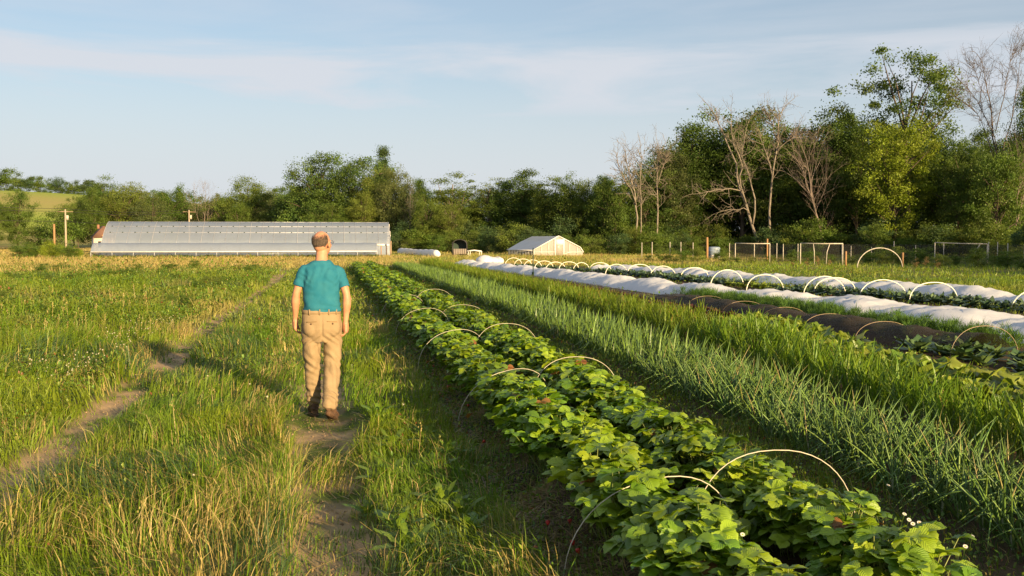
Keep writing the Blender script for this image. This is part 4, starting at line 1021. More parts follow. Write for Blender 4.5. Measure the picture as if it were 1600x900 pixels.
for dx in (-0.6, -0.4, 0.55, 0.75):
    mb = MB(); mb.tube([(dx - 0.08, 0, -0.05), (dx + 0.02, 0.05, 0.5)], 0.035, 5); mb.build('leg', m_whiteboard, tr_)
# --- blue-grey tank by the fence
x, y = AT(1116, 88); mb = MB(); rings = []
for z, r in ((0, .50), (0.06, .53), (0.3, .53), (0.33, .55), (0.36, .53), (0.58, .53), (0.66, .50), (0.70, .44), (0.72, .30), (0.73, 0.1)):
    th = np.arange(18) / 18 * TAU; rings.append(np.stack([r * np.cos(th), r * np.sin(th), np.full(18, z + 0.32)], 1))
tk = thing('water_tank', 'low round blue-grey water tank beside the brown fence post', 'tank', (x, y, gz(x, y)))
mb.loft(rings); mb.build('barrel', plain_mat('blue_grey_plastic', (0.22, 0.28, 0.36), rough=0.5, var=0.12), tk, smooth=True)
mb = MB(); mb.box((-0.3, 0, .16), (.2, .9, .33)); mb.box((0.3, 0, .16), (.2, .9, .33)); mb.build('support_blocks', plain_mat('concrete_block', (0.35, 0.34, 0.32), rough=0.9), tk)

# --- fence at the wood edge: thin posts, wire mesh between
def fpos(px, dep): return np.array(AT(px, dep))
m_mesh = film_mat('fence_mesh', (0.05, 0.05, 0.045), see=0.55, rough=0.8, trans=0.2, var=0.2, scale=30)
posts = [(1003, 92, 379, m_dullpipe), (1019, 91, 378, m_dullpipe), (1047, 90, 378, m_dullpipe), (1064, 89, 378, m_dullpipe), (1083, 88, 379, m_dullpipe)]  # dull pipe colour stands in for the shade on these posts
for k, (px, dep, top, mt) in enumerate(posts):
    x, y = AT(px, dep); mb = MB(); h = ZAT(top, dep) - gz(x, y); mb.tube([(0, 0, -0.2), (0, 0, h)], 0.035, 6); mb.tube([(-.05, 0, h * .8), (.05, 0, h * .8)], 0.012, 4)
    tag(mb.build('fence_post', mt, loc=(x, y, gz(x, y))), 'thin grey metal fence post standing before the dark wood edge', 'fence post', 'thin grey fence posts left of the brown post')
x, y = AT(1105, 86); mb = MB(); h = ZAT(371, 86); mb.tube([(0, 0, -0.3), (0.01, 0, h * .5), (0, 0, h)], [0.105, 0.10, 0.09], 8)
tag(mb.build('fence_post', m_orangew, loc=(x, y, gz(x, y))), 'tall thick brown wooden post beside the blue-grey tank', 'fence post')
fe = thing('deer_fence', 'dark mesh deer fence with thin posts along the front of the shaded wood', 'fence', (*AT(1140, 80), 0))
fp = [(1140, 80), (1199, 78), (1214, 77.5), (1224, 77), (1247, 76), (1316, 74), (1330, 74), (1362, 73), (1397, 72), (1431, 71), (1461, 70), (1545, 67), (1559, 66.5), (1575, 66), (1601, 65), (1660, 63)]
tops = [380, 373, 380, 381, 381, 381, 384, 386, 377, 383, 379, 378, 378, 380, 381, 379]
o0 = np.array(AT(1140, 80))
for (px, dep), tp_ in zip(fp, tops):
    q = np.array(AT(px, dep)); h = ZAT(tp_, dep); mb = MB(); mb.tube([(q[0] - o0[0], q[1] - o0[1], gz(*q) - 0.2), (q[0] - o0[0], q[1] - o0[1], h)], 0.030 if px != 1199 else 0.07, 6); mb.build('post', m_dullpipe if px != 1199 else m_orangew, fe)
mb = MB(); V = []
for (px, dep) in fp:
    q = np.array(AT(px, dep)) - o0; V += [(q[0], q[1] + 0.06, 0.0), (q[0], q[1] + 0.06, 1.33)]
mb.add(V, f4=[[2 * k, 2 * k + 2, 2 * k + 3, 2 * k + 1] for k in range(len(fp) - 1)]); mb.build('mesh_panel', m_mesh, fe)
# white pipe frames standing in the weeds
def pipe_frame(pxs, dep, tops_, bases, lab, inner=None):
    a = np.array(AT(pxs[0], dep)); b = np.array(AT(pxs[1], dep - 1.0)); za = ZAT(tops_[0], dep); zb = ZAT(tops_[1], dep)
    r0 = thing('pipe_frame', lab, 'pipe frame', (*a, 0), group='pipe frames before the fence'); d = b - a
    for q, z in ((np.zeros(2), za), (d, zb)):
        mb = MB(); mb.tube([(q[0], q[1], -0.05), (q[0], q[1], z)], 0.035, 6); mb.build('upright', m_dullpipe, r0, smooth=True)
    mb = MB(); mb.tube([(0, 0, za), (d[0] / 2, d[1] / 2, (za + zb) / 2 - 0.02), (d[0], d[1], zb)], 0.038, 6); mb.build('crossbar', m_dullpipe, r0, smooth=True)
    for px, tx_, lean in inner or []:
        t = (px - pxs[0]) / (pxs[1] - pxs[0]); q = d * t; mb = MB(); z = za + (zb - za) * t
        mb.tube([(q[0] - lean, q[1], -0.05), (q[0] - lean * .8, q[1], z * .6), (q[0], q[1], z)], 0.03, 6); mb.build('inner_post', m_dullpipe, r0, smooth=True)
pipe_frame((1149, 1203), 74, (380, 380.5), None, 'pale pipe frame by the wood, nearest to the blue-grey tank', [(1179, 0, 0)])
pipe_frame((1251, 1317), 66, (380, 380.5), None, 'pale pipe frame by the wood between the two other pipe frames', [(1271, 0, -0.1), (1297, 0, 0.25)])
pipe_frame((1461, 1543), 64, (379, 381), None, 'wide pale pipe frame by the wood, farthest from the blue-grey tank', [(1475, 0, 0), (1532, 0, 0.45)])
a, b = np.array(AT(1340, 58)), np.array(AT(1411, 58)); hoop('large_hoop', a, b, ZAT(387.5, 58), 0.03, m_dullpipe, 'large bare pipe hoop standing alone in the weeds before the fence', None, cat='hoop')
for k, (px, dep, h, lab) in enumerate(((1322, 62, 0.95, 'short wooden stake left of the large bare hoop'), (1411, 60, 0.9, 'short wooden stake at the right foot of the large bare hoop'))):
    x, y = AT(px, dep); mb = MB(); mb.box((0, 0, h / 2), (0.09, 0.09, h), rotz(0.3)); tag(mb.build('stake', m_orangew, loc=(x, y, gz(x, y))), lab, 'stake')

# --- utility poles, wires, cottage
wires = MB()
def upole(px, dep, top, lab):
    x, y = AT(px, dep); z0 = gz(x, y); h = ZAT(top, dep) - z0; r0 = thing('utility_pole', lab, 'utility pole', (x, y, z0), group='utility poles behind the greenhouse')
    mb = MB(); mb.tube([(0, 0, -0.5), (0, 0, h * .5), (0, 0, h)], [0.16, 0.14, 0.11], 8); mb.build('pole', plain_mat('pole_wood', (0.42, 0.34, 0.25), rough=0.85, var=0.2, stretch=(8, 8, 1)), r0, smooth=True)
    mb = MB(); mb.box((0, 0, h - 0.35), (2.2, 0.12, 0.12), rotz(0.5)); mb.build('cross_arm', m_wood, r0)
    mb = MB(); mb.tube([(0.3, -0.15, h - 1.6), (0.3, -0.15, h - 0.9)], 0.2, 10); mb.build('transformer', m_dullpipe, r0, smooth=True)
    return np.array([x, y, z0 + h - 0.3])
A_ = upole(103, 150, 327, 'tall pale utility pole by the dark trees at far left')
B_ = upole(296, 175, 328, 'distant pale utility pole rising behind the high tunnel roof')
C_ = np.array([*AT(-260, 130), 7.5]); D_ = np.array([*AT(620, 215), 6.5])
for off in (0.0, -1.5, 0.4):
    for p, q in ((C_, A_), (A_, B_), (B_, D_)):
        t = np.linspace(0, 1, 16)[:, None]; pts_ = p + (q - p) * t; pts_[:, 2] += off - 0.9 * 4 * t[:, 0] * (1 - t[:, 0]) * 0.6
        wires.tube(pts_, 0.028, 4, cap=False)
tag(wires.build('power_line', m_dark), 'thin dark power lines strung between the two utility poles', 'power line')
for k, (px, top, lab) in enumerate(((85, 350, 'short orange-brown post in front of the pale utility pole'),)):
    x, y = AT(px, 125); mb = MB(); h = ZAT(top, 125); mb.tube([(0, 0, -0.2), (0, 0, h)], 0.13, 8); tag(mb.build('wooden_post', m_orangew, loc=(x, y, gz(x, y))), lab, 'post')
cx_, cy_ = AT(161, 128); ct = thing('cottage', 'small pale cottage with a brown roof peeping out behind the high tunnel', 'house', (cx_, cy_, gz(cx_, cy_)), 0.3)
mb = MB(); mb.box((0, 0, 1.0), (2.4, 3.5, 2.0)); mb.build('wall', plain_mat('pale_plaster', (0.62, 0.55, 0.47), rough=0.8), ct)
mb = MB(); zt = ZAT(353, 128); mb.add([(-1.4, -2, 1.95), (1.4, -2, 1.95), (1.4, 2, 1.95), (-1.4, 2, 1.95), (0, -2, zt), (0, 2, zt)], f4=[[0, 4, 5, 3], [1, 2, 5, 4], [0, 3, 2, 1]], f3=[[0, 1, 4], [3, 5, 2]]); rf_ = mb.build('roof', plain_mat('brown_shingle', (0.16, 0.085, 0.06), rough=0.85), ct)
mb = MB(); mb.box((-0.5, 0.5, zt - 0.1), (0.28, 0.28, 0.55)); mb.build('chimney', plain_mat('chimney_brick', (0.3, 0.14, 0.09), rough=0.9), rf_)
mb = MB(); mb.box((-0.5, -1.78, 1.1), (0.5, 0.06, 0.8)); mb.build('window', m_dark, ct)
mb = MB(); mb.box((0.5, -1.78, 0.95), (0.7, 0.06, 1.8)); mb.build('door', m_orangew, ct)
# ================================================================== TREES
m_bark = plain_mat('bark', (0.15, 0.115, 0.085), rough=0.9, spec=0.1, rgb2=(0.07, 0.055, 0.042), scale=3.0, stretch=(4, 4, 0.8), bump=0.6, bscale=8)
m_palebark = plain_mat('pale_bark', (0.24, 0.205, 0.165), rough=0.85, spec=0.15, rgb2=(0.13, 0.11, 0.09), scale=2.5, stretch=(4, 4, 0.8), bump=0.5, bscale=8)
m_twig = plain_mat('grey_twigs', (0.25, 0.20, 0.17), rough=0.9, spec=0.1, rgb2=(0.15, 0.12, 0.10), scale=2)
m_darktwig = plain_mat('dark_twigs', (0.13, 0.105, 0.085), rough=0.9, spec=0.1, rgb2=(0.08, 0.065, 0.055), scale=2)
m_crown = leaf_mat('tree_leaves', trans=0.42, rough=0.5, spec=0.25, objvar=0.35, noise=0.3, nscale=0.45, tmul=(1.2, 1.15, 0.5))

def crown_arrays(seed, tone, ncl, per, cz, rx, rz, leaf, base=0.0, shape='round', clr=0.075, droop=0.0):
    """leaf clusters filling a lumpy envelope of a tree of height 1; returns crown MB, cluster centres"""
    g = np.random.default_rng(seed); C = []
    lob = g.normal(0, 1, (9, 3)); lob /= np.linalg.norm(lob, axis=1)[:, None]; amp = g.uniform(0.05, 0.38, 9)
    while len(C) < ncl:
        d = g.normal(0, 1, 3); d /= np.linalg.norm(d); r = g.random() ** 0.42
        lump = 0.72 + (amp * np.maximum(0, lob @ d) ** 5).sum() * 1.0
        p = d * r * lump * np.array([rx, rx, rz])
        if shape == 'cone': p[:2] *= max(0.08, 0.95 - (p[2] + rz) / (2 * rz))* 1.25
        if shape == 'vase' and p[2] < 0: p[:2] *= 0.55 + 0.45 * (1 + p[2] / rz)
        p[2] += cz
        if p[2] < base or p[2] > 1.0: continue
        C.append(p)
    C = np.array(C); C[:, 2] *= 0.985 / C[:, 2].max() if C[:, 2].max() > 0 else 1
    mb = MB(); tone = np.array(tone)
    for p in C:
        q = int(per * g.uniform(0.5, 1.4)); s = clr * g.uniform(0.6, 1.3)
        P = p + g.normal(0, 1, (q, 3)) * np.array([s, s, s * 0.62]) * 0.62
        P[:, 2] -= droop * np.linalg.norm(P[:, :2] - p[:2], axis=1)
        P[:, 2] = np.clip(P[:, 2], 0.008, None)
        k = g.uniform(0.68, 1.32); yel = g.uniform(0, 0.25)
        c = tone * k; c = c * (1 - yel) + np.array([0.16, 0.17, 0.03]) * yel * tone.sum() / 0.2
        nrm = g.normal(0, 1, (q, 3)) + np.array([0, 0, 0.5]); nrm /= np.linalg.norm(nrm, axis=1)[:, None]
        t = np.cross(nrm, g.normal(0, 1, (q, 3))); t /= np.linalg.norm(t, axis=1)[:, None]; b = np.cross(nrm, t)
        L_ = (leaf * g.uniform(0.6, 1.35, q))[:, None]
        V = np.stack([P - t * L_, P + b * L_ * 0.55 + nrm * L_ * 0.12, P + t * L_, P - b * L_ * 0.55 + nrm * L_ * 0.12], 1).reshape(-1, 3)
        mb.add(V, f4=np.arange(q)[:, None] * 4 + np.array([[0, 1, 2, 3]]), c=np.repeat(c * g.uniform(0.8, 1.2, q)[:, None], 4, 0))
    return mb, C

def trunk_arrays(seed, C, r0, top, nbr, lean=0.03):
    g = np.random.default_rng(seed + 999); mb = MB()
    ax = [np.array([0, 0, -0.03])]
    for i in range(1, 8): ax.append(np.array([g.normal(0, lean) * i / 7, g.normal(0, lean) * i / 7, top * i / 7]))
    ax = np.array(ax); mb.tube(ax, r0 * (1.25 - np.linspace(0, 1, 8) ** 0.8 * 1.05), 7)
    for p in C[g.permutation(len(C))[:nbr]]:
        z = max(0.12, min(top * 0.96, p[2] * g.uniform(0.45, 0.8) - 0.02)); a = np.array([np.interp(z, ax[:, 2], ax[:, k]) for k in range(3)])
        m = a + (p - a) * 0.5 + np.array([0, 0, 0.03]) + g.normal(0, 0.012, 3); L_ = np.linalg.norm(p - a)
        mb.tube([a, m, p], [r0 * min(0.5, 0.12 + L_), r0 * min(0.3, 0.08 + 0.5 * L_), r0 * 0.06], 4, cap=False)
    return mb

def bare_arrays(seed, r0, depth=6, spread=0.5, fork=0.32, tw=1.0, up=0.25, lean=(0, 0)):
    """leafless branching tree of height about 1"""
    g = np.random.default_rng(seed); mb = MB()
    def grow(p, d, L_, r, k):
        n = 3 if k > 1 else 2; pts_ = [p]
        dd = d
        for i in range(n):
            dd = dd + g.normal(0, 0.11, 3) + np.array([0, 0, up * 0.12]); dd /= np.linalg.norm(dd); pts_.append(pts_[-1] + dd * L_ / n)
        mb.tube(pts_, np.linspace(r, r * 0.66, n + 1), 6 if k >= depth - 1 else (4 if k > 2 else 3), cap=False)
        if k == 0: return
        nb = 2 if g.random() < 0.55 else 3
        if k <= 2: nb = 3
        for q in range(nb):
            ang = g.uniform(0.25, 1.0) * spread * (1.0 if q else 0.5); ax = np.cross(dd, g.normal(0, 1, 3)); ax /= np.linalg.norm(ax)
            nd = dd * math.cos(ang) + ax * math.sin(ang)
            grow(pts_[-1], nd, L_ * g.uniform(0.62, 0.9), r * (0.72 if q == 0 else 0.5), k - 1)
        if k > 2:
            for i in (1, 2):
                if g.random() < 0.6:
                    ax = np.cross(dd, g.normal(0, 1, 3)); ax /= np.linalg.norm(ax); ang = g.uniform(0.5, 1.1)
                    grow(pts_[i], dd * math.cos(ang) + ax * math.sin(ang), L_ * 0.55, r * 0.32, k - 2)
    grow(np.array([0, 0, -0.03]), np.array([lean[0], lean[1], 1.0]), fork, r0, depth)
    v = np.concatenate(mb.v); s = 1.0 / v[:, 2].max()
    mb.v = [q * s for q in mb.v]
    return mb

DARK = (0.070, 0.130, 0.026); MIDG = (0.085, 0.150, 0.024); OLIV = (0.120, 0.172, 0.030); YG = (0.180, 0.255, 0.018); DULL = (0.098, 0.130, 0.045); BLUE_ = (0.060, 0.112, 0.042)
KINDS_ = {   # tone, clusters, leaves each, centre, rx, rz, leaf size, lowest, shape, cluster radius
    'oak':    (DARK, 95, 120, 0.60, 0.50, 0.46, 0.0150, 0.16, 'round', 0.085),
    'broad':  (MIDG, 90, 120, 0.55, 0.42, 0.50, 0.0150, 0.08, 'round', 0.085),
    'round':  (MIDG, 80, 130, 0.52, 0.46, 0.52, 0.0170, 0.03, 'round', 0.090),
    'tall':   (DARK, 90, 120, 0.55, 0.27, 0.52, 0.0130, 0.10, 'round', 0.065),
    'slim':   (OLIV, 70, 95, 0.58, 0.20, 0.46, 0.0115, 0.14, 'round', 0.055),
    'olive':  (OLIV, 85, 110, 0.52, 0.38, 0.52, 0.0145, 0.05, 'round', 0.080),
    'dull':   (DULL, 80, 105, 0.52, 0.40, 0.52, 0.0140, 0.05, 'round', 0.080),
    'conifer': (BLUE_, 120, 90, 0.54, 0.24, 0.50, 0.0110, 0.06, 'cone', 0.050),
    'lime':   (YG, 120, 110, 0.53, 0.34, 0.50, 0.0120, 0.04, 'round', 0.058),
    'highoak': (DARK, 58, 150, 0.66, 0.34, 0.36, 0.0110, 0.30, 'vase', 0.050),
    'bush':   (MIDG, 40, 110, 0.42, 0.62, 0.55, 0.0330, 0.0, 'round', 0.15),
    'shrub':  (OLIV, 36, 100, 0.42, 0.70, 0.55, 0.0360, 0.0, 'round', 0.16),
    'limebush': (YG, 40, 110, 0.42, 0.62, 0.55, 0.0330, 0.0, 'round', 0.15),
    'dryweed': ((0.30, 0.19, 0.10), 26, 60, 0.45, 0.5, 0.5, 0.0300, 0.0, 'round', 0.14),
    'bluebush': (BLUE_, 40, 110, 0.42, 0.62, 0.55, 0.0330, 0.0, 'round', 0.15),
}
TREES = {}
for ti, (k, (tone, ncl, per, cz, rx, rz, lf, base, shp, clr)) in enumerate(KINDS_.items()):
    bush = k in ('bush', 'shrub', 'bluebush', 'limebush', 'dryweed')
    if not bush: ncl, per, lf, clr = int(ncl * 1.5), int(per * 1.5), lf * 0.58, clr * 0.86
    else: per, lf = int(per * 1.6), lf * 0.62
    vs_ = []
    for q in range(2 if k not in ('lime', 'highoak', 'conifer') else 1):
        cr, C = crown_arrays(100 + ti * 7 + q, tone, ncl, per, cz, rx, rz, lf, base, shp, clr)
        bush = k in ('bush', 'shrub', 'bluebush', 'limebush', 'dryweed')
        tk_ = trunk_arrays(100 + ti * 7 + q, C, 0.016 if not bush else 0.012, 0.86 if not bush else 0.4, 34 if not bush else 8)
        vs_.append((cr.mesh('crown', m_crown), tk_.mesh('trunk', m_bark if k not in ('slim',) else m_palebark, True)))
    TREES[k] = vs_
BARE = {'ash': bare_arrays(5, 0.013, 6, 0.75, 0.30, up=0.1), 'fan': bare_arrays(11, 0.011, 6, 0.62, 0.28, up=0.3), 'haze': bare_arrays(21, 0.010, 6, 0.85, 0.24, up=0.3)}
BARE = {k: (v.mesh('branches', m_palebark if k != 'haze' else m_twig, True)) for k, v in BARE.items()}
B_DARK = bare_arrays(33, 0.017, 7, 0.78, 0.26, up=0.25).mesh('branches', m_twig, True)

def back(px, dep):
    return dep * (1 + 0.16 * float(sstep(960, 1140, px))) if 80.5 < dep < 135 else dep
used_t = {}
def tree(kind, px, dep, top, wide=1.0, label=None, group=None, name='tree', cat='tree', sink=0.0, hgt=None):
    dep = back(px, dep); x, y = AT(px, dep); z = gz(x, y); H = (ZAT(top, dep) - z) if hgt is None else hgt
    H += sink
    vs_ = TREES[kind]; i = used_t.get(kind, 0); used_t[kind] = i + 1; cr, tk_ = vs_[i % len(vs_)]
    rz_ = random.random() * TAU
    r0 = thing(name, label, cat, (x, y, z - sink), rz_, group); r0.scale = (H * wide, H * wide, H)
    a = bpy.data.objects.new('crown', cr); b = bpy.data.objects.new('trunk', tk_)
    for o in (a, b): col.objects.link(o); o.parent = r0
    return r0
def bare(me, px, dep, top, wide, label, group=None, mat=None, rz_=None, bury=0.0):
    dep = back(px, dep); x, y = AT(px, dep); z = gz(x, y); H = ZAT(top, dep) - z
    o = bpy.data.objects.new('bare_tree', me); col.objects.link(o); o.location = (x, y, z); o.scale = (H * wide, H * wide, H); o.rotation_euler.z = random.random() * TAU if rz_ is None else rz_
    return tag(o, label, 'tree', group)

# ---- far left: hill-top wood, hillside trees, trees behind the tunnel
gl = 'trees along the hill crest'
crest = [(-30, 268), (-8, 270), (12, 264), (30, 271), (48, 277), (64, 276), (80, 280), (95, 279), (110, 284), (124, 283), (138, 282), (152, 286), (395, 298), (412, 300), (432, 294), (448, 293), (465, 297)]
for k, (px, top) in enumerate(crest):
    tree(('bush', 'bluebush', 'bush')[k % 3], px, 520, top, random.uniform(0.75, 1.05), 'dark rounded tree on the far hill crest above the pale field', gl, sink=2.2)
for px, dep, top, kd, wd_, lab in (
    (28, 165, 297, 'round', 0.7, 'broad dark round tree standing alone below the hill field at far left'),
    (-12, 160, 318, 'round', 0.9, 'dark round tree cut by the left edge of the picture'),
    (90, 160, 331, 'bush', 1.0, 'low dark bushy tree behind the pale utility pole'),
    (62, 170, 345, 'bush', 1.0, 'low bushy tree between the round tree and the pale utility pole'),
    (122, 185, 308, 'olive', 0.55, 'small olive tree right of the pale utility pole'),
    (146, 178, 296, 'broad', 0.62, 'dark green tree standing above the brown roofed cottage'),
    (166, 190, 275, 'tall', 1.0, 'tall dark tree with two domed tops left of the high tunnel ridge'),
    (190, 180, 290, 'olive', 1.0, 'olive green tree behind the left end of the high tunnel'),
    (216, 185, 284, 'slim', 1.4, 'slender olive tree behind the left part of the high tunnel'),
    (238, 175, 302, 'dull', 1.05, 'dull grey-green rounded tree behind the high tunnel, left of the distant pole'),
    (262, 190, 287, 'broad', 0.9, 'dark green tree just left of the distant utility pole'),
    (284, 195, 295, 'round', 0.9, 'round green tree behind the distant utility pole'),
    (330, 182, 308, 'dull', 0.9, 'low dull tree beneath the greyish bare tree'),
    (352, 178, 303, 'olive', 0.9, 'yellowish olive tree right of the greyish bare tree'),
    (390, 176, 277, 'olive', 0.95, 'large feathery yellow-green tree behind the middle of the high tunnel'),
    (372, 170, 318, 'round', 0.8, 'small bright round tree before the feathery yellow-green tree'),
    (425, 185, 300, 'dull', 0.85, 'dull green tree left of the great dark tree'),
    (448, 178, 320, 'bush', 1.0, 'low bushy tree at the left foot of the great dark tree'),
    (500, 158, 250, 'oak', 1.0, 'left half of the great dark trees behind the walking man'),
    (548, 156, 243, 'oak', 1.0, 'tallest rounded dark tree behind the walking man'),
    (598, 164, 230, 'conifer', 1.0, 'pointed blue-green conifer rising above the dark trees behind the man'),
    (590, 150, 268, 'olive', 0.85, 'olive tree below the pointed conifer'),
    (618, 146, 258, 'dull', 0.75, 'soft grey-green tree just right of the pointed conifer'),
    (566, 146, 302, 'olive', 0.9, 'bright olive tree behind the right end of the high tunnel'),
    (520, 146, 318, 'round', 0.9, 'leafy low tree behind the man head height'),
    (478, 148, 328, 'bush', 0.9, 'low bright bush tree behind the high tunnel, left of the man'),
    (640, 144, 278, 'dull', 0.7, 'thin dull tree between the conifer and the feathery tall tree'),
    (660, 142, 283, 'broad', 0.6, 'dark tree behind the white plastic roll'),
    (708, 140, 271, 'slim', 1.9, 'tall feathery olive tree above the white plastic roll'),
    (668, 136, 305, 'olive', 0.9, 'bright yellow-olive tree above the white plastic roll'),
    (700, 134, 320, 'olive', 1.0, 'low bright yellow-olive tree left of the black hooded bin'),
    (734, 140, 300, 'broad', 0.7, 'dark tree just behind the black hooded bin'),
    (768, 138, 278, 'slim', 1.5, 'slim airy tree right of the black hooded bin'),
    (790, 136, 285, 'broad', 0.6, 'dark green tree left of the small gable greenhouse'),
    (822, 134, 268, 'tall', 1.3, 'tall dark tree straight behind the small gable greenhouse'),
    (850, 130, 292, 'olive', 0.75, 'olive tree above the ridge of the small gable greenhouse'),
    (866, 128, 277, 'slim', 1.5, 'airy olive tree above the gable of the small greenhouse'),
    (892, 126, 268, 'broad', 0.75, 'dark green tree right of the small greenhouse gable'),
    (915, 124, 282, 'olive', 0.75, 'yellowish tree right of the small gable greenhouse'),
    (942, 122, 278, 'broad', 0.65, 'dark green tree left of the grey bare trees'),
    (962, 119, 262, 'broad', 0.6, 'green tree filling the gap left of the first pale bare tree'),
    (1004, 118, 250, 'tall', 1.3, 'dark green tree between the two pale bare trees'),
    (1038, 116, 236, 'tall', 1.2, 'dark green tree close behind the right of the two pale bare trees'),
    (1066, 114, 214, 'broad', 0.55, 'dark tree stepping up toward the great dead tree'),
    (1132, 110, 178, 'tall', 1.2, 'tall dark tree straight behind the great dead tree'),
    (1184, 108, 175, 'tall', 1.2, 'tall dark tree close behind the second dead tree'),
    (1232, 108, 183, 'broad', 0.55, 'broad dark tree just right of the second dead tree'),
    (1272, 106, 177, 'tall', 1.2, 'tall dark tree left behind the reddish bare tree'),
    (1322, 104, 180, 'broad', 0.55, 'broad dark tree right of the reddish bare tree'),
    (1048, 112, 232, 'dull', 0.65, 'dull brownish tree right of the grey bare trees'),
    (1078, 112, 196, 'tall', 1.15, 'tall dark tree rising left of the pale dead tree'),
    (1108, 110, 210, 'tall', 1.0, 'dark tree directly left behind the pale dead tree'),
    (1160, 106, 190, 'tall', 1.15, 'dark tree between the two pale dead trees'),
    (1205, 104, 205, 'broad', 0.7, 'dark tree behind the right pale dead tree'),
    (1250, 104, 198, 'tall', 1.1, 'dark tree right of the pale dead trees'),
    (1300, 102, 190, 'tall', 1.2, 'dark tree behind the reddish bare tree'),
    (1338, 100, 200, 'broad', 0.65, 'dark tree left of the yellow-green tree'),
    (1418, 104, 80, 'highoak', 0.95, 'tallest tree of the wood, with an open dark crown above the yellow-green tree'),
    (1398, 91, 181, 'lime', 1.0, 'bright yellow-green sunlit tree in front of the dark wood'),
    (1462, 98, 205, 'tall', 1.1, 'dark tree right behind the yellow-green tree'),
    (1498, 88, 222, 'broad', 0.62, 'dim green tree right of the yellow-green tree'),
    (1606, 86, 140, 'broad', 0.42, 'leafy dark tree at the right edge beneath the big bare tree'),
    (1555, 84, 240, 'round', 0.75, 'rounded dark tree low at the right edge of the wood'),
    (1520, 96, 215, 'broad', 0.6, 'dark tree under the big bare tree'),
    (1625, 88, 180, 'tall', 1.0, 'dark tree cut by the right edge of the picture')):
    tree(kd, px, dep, top, wd_, lab)
bare(BARE['haze'], 318, 178, 274, 0.55, 'greyish bare tree above the middle of the high tunnel')
def dead_tree(base, dep, limbs, label, seed, mat=None, twl=1.0, thin=1.0):
    """a dead tree from its limb lines (photo columns and rows give lateral and height; each limb leans to its own depth)"""
    dep = back(base, dep); g = np.random.default_rng(seed); x0, y0 = AT(base, dep); z0 = gz(x0, y0); mb = MB()
    r = np.array([CP, -SP]); f = np.array([SP, CP])
    def pt(px, py, dd): 
        lat = (px - base) / FPX * dep; q = r * lat + f * dd; return np.array([q[0], q[1], ZAT(py, dep) - z0])
    def twig(p, d, L_, rad, k):
        pts_ = [p]; dd = d
        for i in range(3): dd = dd + g.normal(0, 0.16, 3) + [0, 0, 0.05]; dd = dd / np.linalg.norm(dd); pts_.append(pts_[-1] + dd * L_ / 3)
        mb.tube(pts_, np.linspace(rad, rad * 0.5, 4), 4 if k > 1 else 3, cap=False)
        if k:
            for q in range(3):
                n_ = dd * g.uniform(0.6, 1.1) + g.normal(0, 0.55, 3); twig(pts_[1 + q % 3], n_ / np.linalg.norm(n_), L_ * g.uniform(0.5, 0.8), rad * 0.6, k - 1)
    for pts_, r0, r1, dd0, dd1, tw in limbs:
        P = np.array([pt(px, py, dd0 + (dd1 - dd0) * i / (len(pts_) - 1)) for i, (px, py) in enumerate(pts_)])
        Q = [P[0]]
        for i in range(len(P) - 1): Q += [P[i] * .5 + P[i + 1] * .5 + g.normal(0, 0.10, 3), P[i + 1]]
        Q = np.array(Q); mb.tube(Q, np.linspace(r0, r1, len(Q)) * 0.62 * thin, 7)
        for k in range(int(tw * 1.7)):
            t = g.uniform(0.35, 1.0) * (len(Q) - 1.01); i = int(t); p = Q[i] + (Q[i + 1] - Q[i]) * (t - i); d = Q[i + 1] - Q[i]; d = d / np.linalg.norm(d) * 0.8 + g.normal(0, 0.6, 3) + [0, 0, 0.25]
            twig(p, d / np.linalg.norm(d), g.uniform(0.8, 2.0) * twl, 0.04 * thin, 2)
        d = Q[-1] - Q[-2]; twig(Q[-1], d / np.linalg.norm(d), 1.6, r1 * 0.8, 3)
    return tag(mb.build('bare_tree', mat or m_palebark, smooth=True, loc=(x0, y0, z0)), label, 'tree')
dead_tree(1182, 97, [([(1182, 388), (1178, 360), (1166, 318), (1152, 275), (1142, 235), (1128, 200), (1120, 182)], 0.30, 0.07, 0, 1.0, 12), ([(1166, 318), (1156, 290), (1158, 262), (1142, 226), (1138, 190)], 0.16, 0.05, 0.2, -1.0, 9), ([(1158, 298), (1140, 295), (1118, 297), (1090, 303)], 0.12, 0.04, 0.2, -1.5, 5),
    ([(1172, 335), (1160, 325), (1140, 327), (1116, 333)], 0.10, 0.03, 0, -1.2, 4), ([(1176, 350), (1180, 310), (1172, 272), (1160, 240), (1168, 205)], 0.18, 0.05, 0, 1.5, 9)], 'great pale dead tree with long bare limbs before the dark wood', 3)
dead_tree(1204, 98, [([(1204, 388), (1202, 330), (1206, 280), (1212, 240), (1215, 205), (1222, 172)], 0.24, 0.06, 0, 0.6, 12), ([(1213, 235), (1226, 222), (1243, 216)], 0.10, 0.04, 0.2, -0.6, 5), ([(1206, 275), (1198, 240), (1186, 205)], 0.12, 0.04, 0.2, 1.0, 8), ([(1214, 222), (1207, 195), (1200, 178)], 0.08, 0.03, 0.2, 1.0, 7)], 'second pale dead tree, right of the great dead tree', 5)
